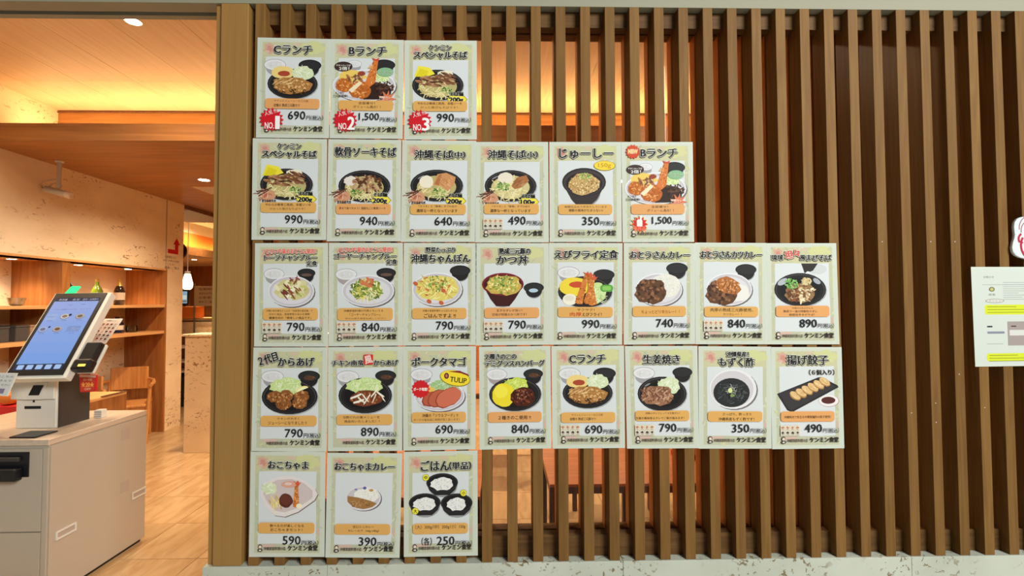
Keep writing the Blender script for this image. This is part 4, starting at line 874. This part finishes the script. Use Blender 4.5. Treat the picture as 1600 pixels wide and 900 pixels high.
# corners (TL TR BR BL), titles, dish, band colour, band text, price, extras, label
POSTERS = [
 # row 1
 ([(403.5,59.5),(515,62),(513,215),(401,214)], [('Cランチ',23,76,10,22)], d_clunch, [('サクッとジューシーな三元豚',24,72,88.5,91.5,0),('自慢の 熟成三元豚カツ',24,60,94,98.5,.02)], '690', 'n1', 'menu poster of a cutlet and cabbage lunch with red number 1 burst'),
 ([(517,62),(630,63.5),(628,216),(516,215)], [('Bランチ',26,77,10,22)], d_blunch, [('全部乗せ！',39,62,90,93.8,.02),('ボリューム満点！！',32,70,95.2,99.2,.01)], '1,500', 'n2', 'menu poster of a mixed fry curry lunch with red number 2 burst'),
 ([(633,64),(744,64.6),(744,217),(632.6,217)], [('ケンミン',34,65,6,13.5),('スペシャルそば',13,87,15.5,25.5)], d_special, [('やわらか軟骨三枚肉、本格ソーキ',18,80,89,93,.02),('がった贅沢なそばです！',22,74,95,98.5,0)], '990', 'n3b', 'menu poster of special egg and meat noodles with red number 3 burst'),
 # row 2
 ([(396,217),(510,218.5),(508.6,374),(394,373.6)], [('ケンミン',34,66,6,13.5),('スペシャルそば',13,87,16,26)], d_special, [('やわらか軟骨三枚肉、本格ソーキ',18,80,91,95,.02),('がのった贅沢なそばです！',24,72,97,100.5,0)], '990', 'sb200', 'menu poster of special egg noodles with shrimp inset priced 990 and no burst'),
 ([(514,218.5),(626,219.7),(625,376),(511.5,376)], [('軟骨ソーキそば',9,94,10,23)], d_nankotsu, [('骨まで食べちゃう！国産丸ごと軟骨ソーキ',16,80,94.5,98,.02)], '940', 'sb200', 'menu poster of soft rib noodles priced 940'),
 ([(629.6,220),(743,221),(742,377),(627.4,377)], [('沖縄そば',17,68,13,25),('（中）',67,86,15,24)], d_oki_m, [('「カツオ」と「豚骨」ダブル出汁',23,75,91,94,.02),('濃厚な一杯となっています',20,76,96.5,101,.025)], '640', 'sb200', 'menu poster of medium white fish cake noodles priced 640'),
 ([(744.5,222.8),(855.4,222.8),(856.5,377.6),(742.7,377.6)], [('沖縄そば',17,68,11,23),('（小）',67,86,13,22)], d_oki_s, [('「カツオ」と「豚骨」ダブル出汁',23,75,90,93,.02),('濃厚な一杯となっています',20,76,95.5,100,.025)], '490', 'sb100p', 'menu poster of small portion noodles with 100g badge priced 490'),
 ([(859.3,222.8),(969.5,222.8),(970.6,377),(860,377)], [('じゅーしー',13,89,9,23)], d_jushi, [('毎朝仕込みで手作りしています',20,80,91,94,.01),('雑穀の風味がたまらない♪',26,74,95.5,99.5,.02)], '350', '', 'menu poster of seasoned rice in a deep brown bowl with 150g oval'),
 ([(971.8,222.8),(1081.3,222.8),(1083.6,377),(974,377.6)], [('Bランチ',26,78,9,21)], d_blunch, [('全部乗せ！',40,64,90.5,94,.02),('ボリューム満点！！',34,72,95.5,99.5,.01)], '1,500', 'new', 'menu poster of the mixed fry lunch marked NEW with pointing hand burst'),
 # row 3
 ([(399.5,381),(511.5,380.6),(511.5,540.4),(398,540.4)], [('むろいや家のおとうふ使用！',15,85,7,14,(222,112,100)),('トーフチャンプルー',13,86,15.5,22.5),('定食',72,86,24,30.5)], d_tofu, [('沖縄の島豆腐をたっぷり「自家焼き島豆腐」で',16,80,91.5,94.5,.01),('炒めた逸品。県産野菜の旨みを満喫',20,76,96.3,99.3,.01),('健康志向の「美味しい逸品です」',20,78,101,104.5,.02)], '790', 'p', 'menu poster of tofu stir fry set with red top line priced 790'),
 ([(515,380.6),(628.5,380.6),(628.5,539),(514.4,540)], [('むろいや家のおとうふ使用！',15,87,5,12,(222,112,100)),('ゴーヤーチャンプルー',7,92,13.5,21),('定食',79,93,22,29)], d_goya, [('沖縄家庭料理の代表ともいえる',20,74,92,95,.02),('「ゴーヤーチャンプルー」',28,70,97,101,.01),('地元の味を是非お試しください',22,78,103,105.5,0)], '840', 'p', 'menu poster of bitter melon stir fry on a lilac plate priced 840'),
 ([(632,380.6),(743.7,381),(743,538),(631,539)], [('野菜たっぷり',30,71,5,12),('沖縄ちゃんぽん',10,92,14.5,26.5)], d_champon, [('沖縄の家庭料理ちゃんぽんのとは',26,74,92.5,95.5,.015),('ごはんですよ !!',28,72,98,104,.03)], '790', '', 'menu poster of yellow cabbage champon heaped on a white plate'),
 ([(744,381),(856.5,381),(856.5,537.5),(744,538.8)], [('熟成三元豚の',32,75,6,14.5),('かつ丼',29,72,16.5,28.5)], d_katsudon, [('玉子なダレが旨い！',28,64,92,95.5,.02),('甘味が特徴のかつ丼です！',22,70,97.5,101.5,.01)], '790', 'p', 'menu poster of a cutlet rice bowl in red lacquer priced 790'),
 ([(859,380.6),(971.7,381),(971,537.5),(858.6,537.5)], [('えびフライ定食',7,94,9,21)], d_ebi, [('サクサク！',38,62,91.5,95.5,.01),('肉厚',28,44,97,102.5,.03,(190,72,40)),('えびフライ！',45,72,97.5,102.5,.03)], '990', '', 'menu poster of fried shrimp standing on a black plate priced 990'),
 ([(975.6,380.6),(1085,381),(1085,536.5),(975.6,537.5)], [('おとうさんカレー',8,93,11,20.5)], d_curry, [('ちょっとピリ辛カレー！！',24,78,94,99,.025,(150,70,34))], '740', '', 'menu poster of plain brown curry and rice priced 740'),
 ([(1087,380),(1197,380.7),(1198,537),(1087.5,536.8)], [('おとうさんカツカレー',7,93,11,20.5)], d_katsucurry, [('肉厚の熟成三元豚使用、',20,80,91.5,96.5,.02),('カツカレー！！',38,64,98.5,102,.01)], '840', 'p', 'menu poster of cutlet curry on a white plate priced 840'),
 ([(1198.4,381),(1305.6,381),(1310.7,537),(1199.3,537)], [('琉球',6,22,15.5,23),('坦々',25,46,9,20,(206,84,80)),('風',47,54,16,23),('まぜそば',56,92,15.5,23.5)], d_maze, [('沖縄のばあば手もみ',34,64,90,92.5,.01),('熟成ラー油の特製坦々ダレ',22,70,94,97.5,.02),('超超旨辛まぜそば！',30,66,99,102,.02)], '890', '', 'menu poster of mixed noodles with sauce pouring into a black bowl'),
 # row 4
 ([(397,544),(511,543.6),(509,704.5),(393.4,705)], [('２代目',7,33,8,21,(40,38,40),-.3),('からあげ',34,83,13,25)], d_karaage, [('チキンが大きく',34,64,95,98.5,.01),('ジューシーになりました !!',22,74,100.5,105,.015)], '790', 'nm', 'menu poster of fried chicken with lemon and cabbage priced 790'),
 ([(513.8,543.6),(628,542.5),(627.4,703.4),(513.3,704)], [('チキン',5,30,17,24.5),('南蛮',31,48,17,24.5),('風',49,60,11,22,(206,60,60),-.25),('からあげ',62,95,17,24.5)], d_nanban, [('甘酢だれの裏メニューを',20,70,94,97.5,.015),('商品化いたしました！！',22,70,99.5,103,.02)], '890', 'nm', 'menu poster of fried chicken under white zigzag sauce priced 890'),
 ([(630.3,542.5),(742.6,542),(742,701),(631,703)], [('ポークタマゴ',12,87,14,26)], d_pork, [('沖縄の「ソウルフード」!!',26,76,92,97,.02),('ポークの塩加減と卵焼が良くあいます！',14,78,98.5,102,0)], '690', '', 'menu poster of pink luncheon meat slices with a yellow oval priced 690'),
 ([(749.5,543),(859,541.4),(860.4,699.6),(750.6,701.6)], [('２種きのこの',8,52,9,16.5),('デミグラスハンバーグ',8,92,18,26.5)], d_hamburg, [('２種きのこ使用 !!',26,72,95.5,101,.03)], '840', '', 'menu poster of a dark glazed hamburg steak beside a yellow omelette'),
 ([(862.6,541.8),(974,541),(975.6,699),(864.4,700)], [('Cランチ',24,74,11,23)], d_clunch, [('サクッとジューシーな三元豚',26,70,94,97,0),('自慢の 熟成三元豚カツ',24,60,99,103,.02)], '690', 'p', 'menu poster of a cutlet and cabbage lunch with allergy icons and no burst'),
 ([(977.4,541.8),(1088.8,541.4),(1091,699.3),(980.8,700)], [('生姜焼き',24,75,11,24)], d_ginger, [('特製のタレでとってる生姜ダレ！',26,74,91.5,94.5,.01),('生姜の風味香るタレでご飯が進みます！',12,80,98,101.5,.02)], '790', 'p', 'menu poster of ginger pork strips with white cabbage priced 790'),
 ([(1092.3,542),(1204,542.7),(1204.6,700),(1093,700)], [('沖縄県産！',38,68,6,13.5),('もずく酢',27,76,14.5,27)], d_mozuku, [('さっぱり、酢っきり',32,72,92,96,.015),('沖縄県産もずく酢です！',26,76,98.5,103,.02)], '350', '', 'menu poster of black seaweed in a round white bowl priced 350'),
 ([(1205,543.3),(1314,543.3),(1318.3,699.4),(1207.5,700.8)], [('揚げ餃子',21,80,10,24)], d_gyoza, [('沖縄県内で有名な中華製麺所の餃子使用！',16,82,95.5,99.5,.02)], '490', 'p', 'menu poster of six fried dumplings on a black slate at the row end'),
 # row 5
 ([(392.7,705.6),(507.5,707.2),(506,869.2),(390,869.2)], [('おこちゃま',24,78,12,22.5)], d_okochama, [('食べるのが楽しくなる',27,73,97.5,101.5,.02),('おこちゃまセット！',28,71,103,107,.02)], '590', '', 'menu poster of a child plate with fried shrimp and fries priced 590'),
 ([(512.6,708.6),(627.4,709.5),(623.3,870.6),(509.3,870)], [('おこちゃまカレー',10,91,12,22.5)], d_okocurry, [('甘口ミニカレー',36,65,98,101.5,.02),('カレールウ（60g→80g）',30,72,103.5,107,.02)], '390', '', 'menu poster of a small oval plate of child curry priced 390'),
 ([(632,707.4),(745,705),(745.5,867),(632,869.2)], [('ごはん',23,62,11,25),('（単品）',62,92,13.5,24)], d_gohan, [('（大）300g',15,38,99,105,.01),('（中）200g',39,62,99,105,.01),('（小）150g',63,84,99,105,.01)], '250', 'each', 'menu poster of three black bowls of plain white rice priced 250'),
]
for idx, (cn, titles, dish, lines, price, ex, lab) in enumerate(POSTERS):
    f = quadmap([at(x, y, -.0035) for x, y in cn]); o0 = f(50, 70.7, 0); g = random.Random(idx)
    mp = lambda u, v, l, f=f, o0=o0: f(u, v, l)-o0
    root = sheet_mesh(f, .0009, -.9, 100.9, -.9, 142.3).build('menu_poster', LAMI, None, origin=tuple(o0)); tag(root, lab, 'poster', 'menu posters taped to the slats')
    bg = Print(.00006); bg.rect(.6, 99.4, .6, 140.8, (202, 206, 192)); bg.rect(6, 94, 5, 137, (190, 190, 164)); bg.rect(6, 94, 5, 29, (198, 194, 158))
    bg.step = .000004
    for k in range(60):                                   # pale wash of leaves and flecks in the printed border
        side = g.random()
        if side < .34: u, v = g.uniform(7, 93), g.uniform(6, 27)
        elif side < .56: u, v = g.uniform(6, 10.5), g.uniform(30, 124)
        elif side < .78: u, v = g.uniform(89.5, 94), g.uniform(30, 124)
        else: u, v = g.uniform(7, 93), g.uniform(125, 136)
        bg.ell(u, v, g.uniform(1.5, 5), g.uniform(.5, 1.6), g.choice([(184, 192, 166), (206, 204, 160), (178, 186, 162), (206, 206, 184), (196, 196, 150)]), g.uniform(0, 3.1), 7)
    bg.blob(76, 13, 17, 9, (204, 204, 150), idx, .2); bg.blob(16, 15, 8, 7.5, (208, 166, 148), 3, .35, 16); bg.blob(16, 15, 4, 4, (202, 142, 128), 5, .3, 12); bg.blob(13, 19, 3, 2, (212, 180, 164), 6, .3)
    bg.blob(54, 8, 6, 2, (210, 186, 166), 7, .3); bg.blob(92, 108, 1.4, 6, (212, 172, 166), 8, .2); bg.blob(24, 127, 10, 2.4, (212, 180, 168), 9, .3)
    bg.step = .00002; bg.lay += bg.step
    pv = 27.5 if 'そば' in titles[-1][0] or len(titles) > 1 else 26
    bg.poly([(11, pv+.6), (30, pv), (55, pv+.5), (89, pv), (88.6, 60), (89.3, 90), (88.8, 124), (60, 125), (30, 124.2), (10.6, 124.8), (11.3, 90), (10.8, 60)], (212, 215, 218))
    bg.build('printed_background', mp, root)
    D = Print(.0008); dish(D)
    if ex.startswith('sb'): shrimp_tag(D); badge(D, '200g' if '200' in ex else '100g')
    if ex == 'n3b': badge(D, '200g')
    D.build('dish_picture', mp, root)
    yb = min(l[3] for l in lines); top = 86.5 if idx in (0, 1, 2) else max(l[4] for l in lines)
    b0 = {0: 86.5, 1: 88, 2: 87.5, 3: 89.5, 4: 90, 5: 89.5}.get(idx, None)
    if b0 is None: b0 = min(l[3] for l in lines)-2.2 if len(lines) > 1 else (lines[0][3]+lines[0][4])/2-8
    b0 = min(b0, yb-1.2); b1 = max(b0+14.6, max(l[4] for l in lines)+1.4)
    BD = Print(.0038); BD.rrect(11.5, 87.5, b0, b1, 4, (219, 166, 94) if idx % 4 else (222, 160, 100))
    for l in lines: BD.text(l[0], l[1], l[2], l[3], l[4], l[6] if len(l) > 6 else DK, l[5])
    BD.build('description_band', mp, root)
    T = Print(.0042)
    for t in titles:
        c = t[5] if len(t) > 5 else (40, 38, 42); rot = t[6] if len(t) > 6 else 0
        if c[0] == 206 and t[0] == '風': T.rrect(48, 61, 9.5, 23.5, 1, (206, 48, 48)); T.text(t[0], 49.5, 59.5, 11, 22, (236, 210, 200), .03, rot)
        else: T.title(t[0], t[1], t[2], t[3], t[4], c, rot if t[0] != '坦々' else -.2)
    if ex == 'new': T.star(15, 13.5, 8.6, 10.5, 14, (206, 74, 40)); T.title('NEW', 8.5, 21.5, 10.5, 16, (232, 196, 120), o=.05, sh=.1)
    T.build('title_lettering', mp, root)
    Q = Print(.0044); wd = 24 if len(price) == 3 else 28; pe_ = 68 if idx in (0, 1) else 69; v0 = b1+3.5; v1 = v0+11.5
    pl_ = pe_-wd
    Q.text(price, pl_, pe_, v0, v1, (34, 34, 38), .016); Q.text('円', pe_+1.5, pe_+7, v1-5.2, v1+.6, (40, 40, 44), .01); Q.text('（税込）', pe_+8, 93, v1-5.8, v1+1, (44, 44, 48), .01)
    if ex == 'each': Q.text('（各）', 24, 38, v0+1, v1, (40, 40, 44), .01)
    Q.build('price_lettering', mp, root)
    N = Print(.0044)
    N.text('沖縄家庭料理の店', 19.5, 49, 128, 132.5, (88, 64, 58), .02); N.text('ケンミン食堂', 52, 92, 125.8, 133, (48, 40, 40), .045)
    if ex != 'nm': N.ell(14.6, 127.6, 2.7, 2.9, (56, 46, 46)); N.ell(14.6, 128.2, 2, 2.2, (226, 206, 190)); N.ell(14.6, 132.4, 3.4, 2.4, (56, 46, 46)); N.ell(14.6, 132.6, 1.8, 1.2, (214, 204, 190))
    N.build('shop_name_lettering', mp, root)
    if 'p' in ex:
        A = Print(.0044); pictos(A); A.build('allergy_icons', mp, root)
    if ex in ('n1', 'n2', 'n3b'):
        A = Print(.0052); A.star(21, 117, 13.2, 17.5, 17, (206, 30, 42)); A.text('人気 !!!!', 11, 30, 103.5, 109.5, (238, 220, 216), .01, -.28); A.text('NO.', 12, 24.5, 121, 130, (244, 238, 236), .02); A.text(ex[1], 27 if ex[1] == '1' else 25, 32 if ex[1] == '1' else 34, 112, 130, (246, 242, 240), .04); A.build('rank_burst', mp, root)
    if ex == 'new':
        A = Print(.0052); A.star(23, 117, 8.5, 13.5, 12, (240, 214, 130)); A.star(23, 117, 8, 12, 12, (206, 40, 36)); A.rrect(19, 27, 110, 121, 2.5, (240, 232, 226)); A.rrect(23.5, 26, 105, 113, 1.2, (240, 232, 226)); A.text('新商品', 15, 31, 119.5, 126, (236, 120, 90), .03); A.build('pointing_hand_burst', mp, root)

# clear tape scraps on some sheets and the notice and sign on the right
f = quadmap([at(1517, 417, -.0035), at(1652, 417, -.0035), at(1655, 571, -.0035), at(1524, 573, -.0035)]); o0 = f(50, 60, 0)
root = sheet_mesh(f, .0012).build('notice_sheet', LAMI, None, origin=tuple(o0)); tag(root, 'laminated notice with yellow highlighted lines at the right edge of the slats', 'notice', None)
P = Print(.00006); P.rect(1.5, 99, 2, 139.5, (200, 206, 200)); P.rect(12, 88, 25, 26, (170, 174, 172))
for a, b in ((52, 68), (121, 134)):
    P.rrect(14, 99, a+2, b, 3, (206, 214, 52))
    for k in range(3): P.rect(17, 17+(34, 80, 66)[k], a+4.5+k*4, a+5.3+k*4, (120, 128, 50))
P.text('お知らせ', 14, 26, 13, 16, (120, 122, 120), .01)
for k in range(9): P.rect(36, 36+(44, 30, 38, 26, 34, 18, 28, 22, 30)[k], 22+k*3, 22.7+k*3, (160, 164, 162))
P.ell(23, 32, 3.4, 3.4, (120, 120, 96)); P.ell(23, 32, 2, 2, (190, 180, 110)); P.text('店長', 19, 27, 38, 41, (130, 132, 130)); P.ell(26, 48.5, 11, 3, (150, 140, 136)); P.ell(26, 48.5, 10, 2.3, (206, 206, 200)); P.text('ケンミン', 19, 33, 47, 50, (150, 120, 110))
P.rect(40, 64, 78, 112, (158, 146, 144)); P.rect(42, 62, 90, 98, (206, 204, 202)); P.rect(66, 96, 78, 112, (82, 68, 80)); P.rect(67, 95, 90, 96, (206, 204, 202)); P.rect(16, 36, 92, 95, (130, 134, 150)); P.rect(16, 22, 84, 86, (40, 40, 44)); P.rect(44, 50, 84, 85.5, (60, 50, 54)); P.rect(15, 34, 109, 110, (176, 178, 180))
P.build('printed_text', lambda u, v, l: f(u, v, l)-o0, root)
# cloud-shaped sign cut by the right edge
cc = at(1618, 374, -.004); tcl = MB(); out = []
for k in range(40):
    a = 2*math.pi*k/40; r = .115+.012*math.cos(5*a+.6); out.append((r*math.cos(a)*1.0, r*math.sin(a)*.95))
tcl.prism(out, lambda p, t: (cc.x+p[0], cc.y+t, cc.z+p[1]), .0, -.012); o = tcl.build('cloud_sign', plain('sign_film', (206, 212, 216), .4, 0, .2), None, .003, origin=tuple(cc)); tag(o, 'white scalloped sign with dark red outline hung at the right edge', 'sign')
P = Print(.0124); P.lay = .0125
def ring(cx, cy, r, a0, a1, w_, c):
    n = 12; A = [(cx+(r+w_)*math.cos(R(a0+(a1-a0)*k/n)), cy+(r+w_)*math.sin(R(a0+(a1-a0)*k/n))) for k in range(n+1)]; Bq = [(cx+(r-w_)*math.cos(R(a0+(a1-a0)*k/n)), cy+(r-w_)*math.sin(R(a0+(a1-a0)*k/n))) for k in range(n+1)]
    P.poly(A+Bq[::-1], c)
ring(-.025, .045, .058, 80, 185, .0016, (150, 70, 84)); ring(-.03, .035, .045, 95, 190, .0016, (150, 70, 84)); ring(-.062, .0, .025, 120, 215, .0045, (186, 40, 70)); ring(-.01, -.028, .068, 150, 262, .0045, (178, 40, 66)); ring(-.068, .004, .02, 205, 270, .003, (178, 40, 66))
P.rect(-.01, .06, -.03, .03, (206, 206, 196)); P.build('red_outline', lambda u, v, l: Vector((u, -l, v)), o)
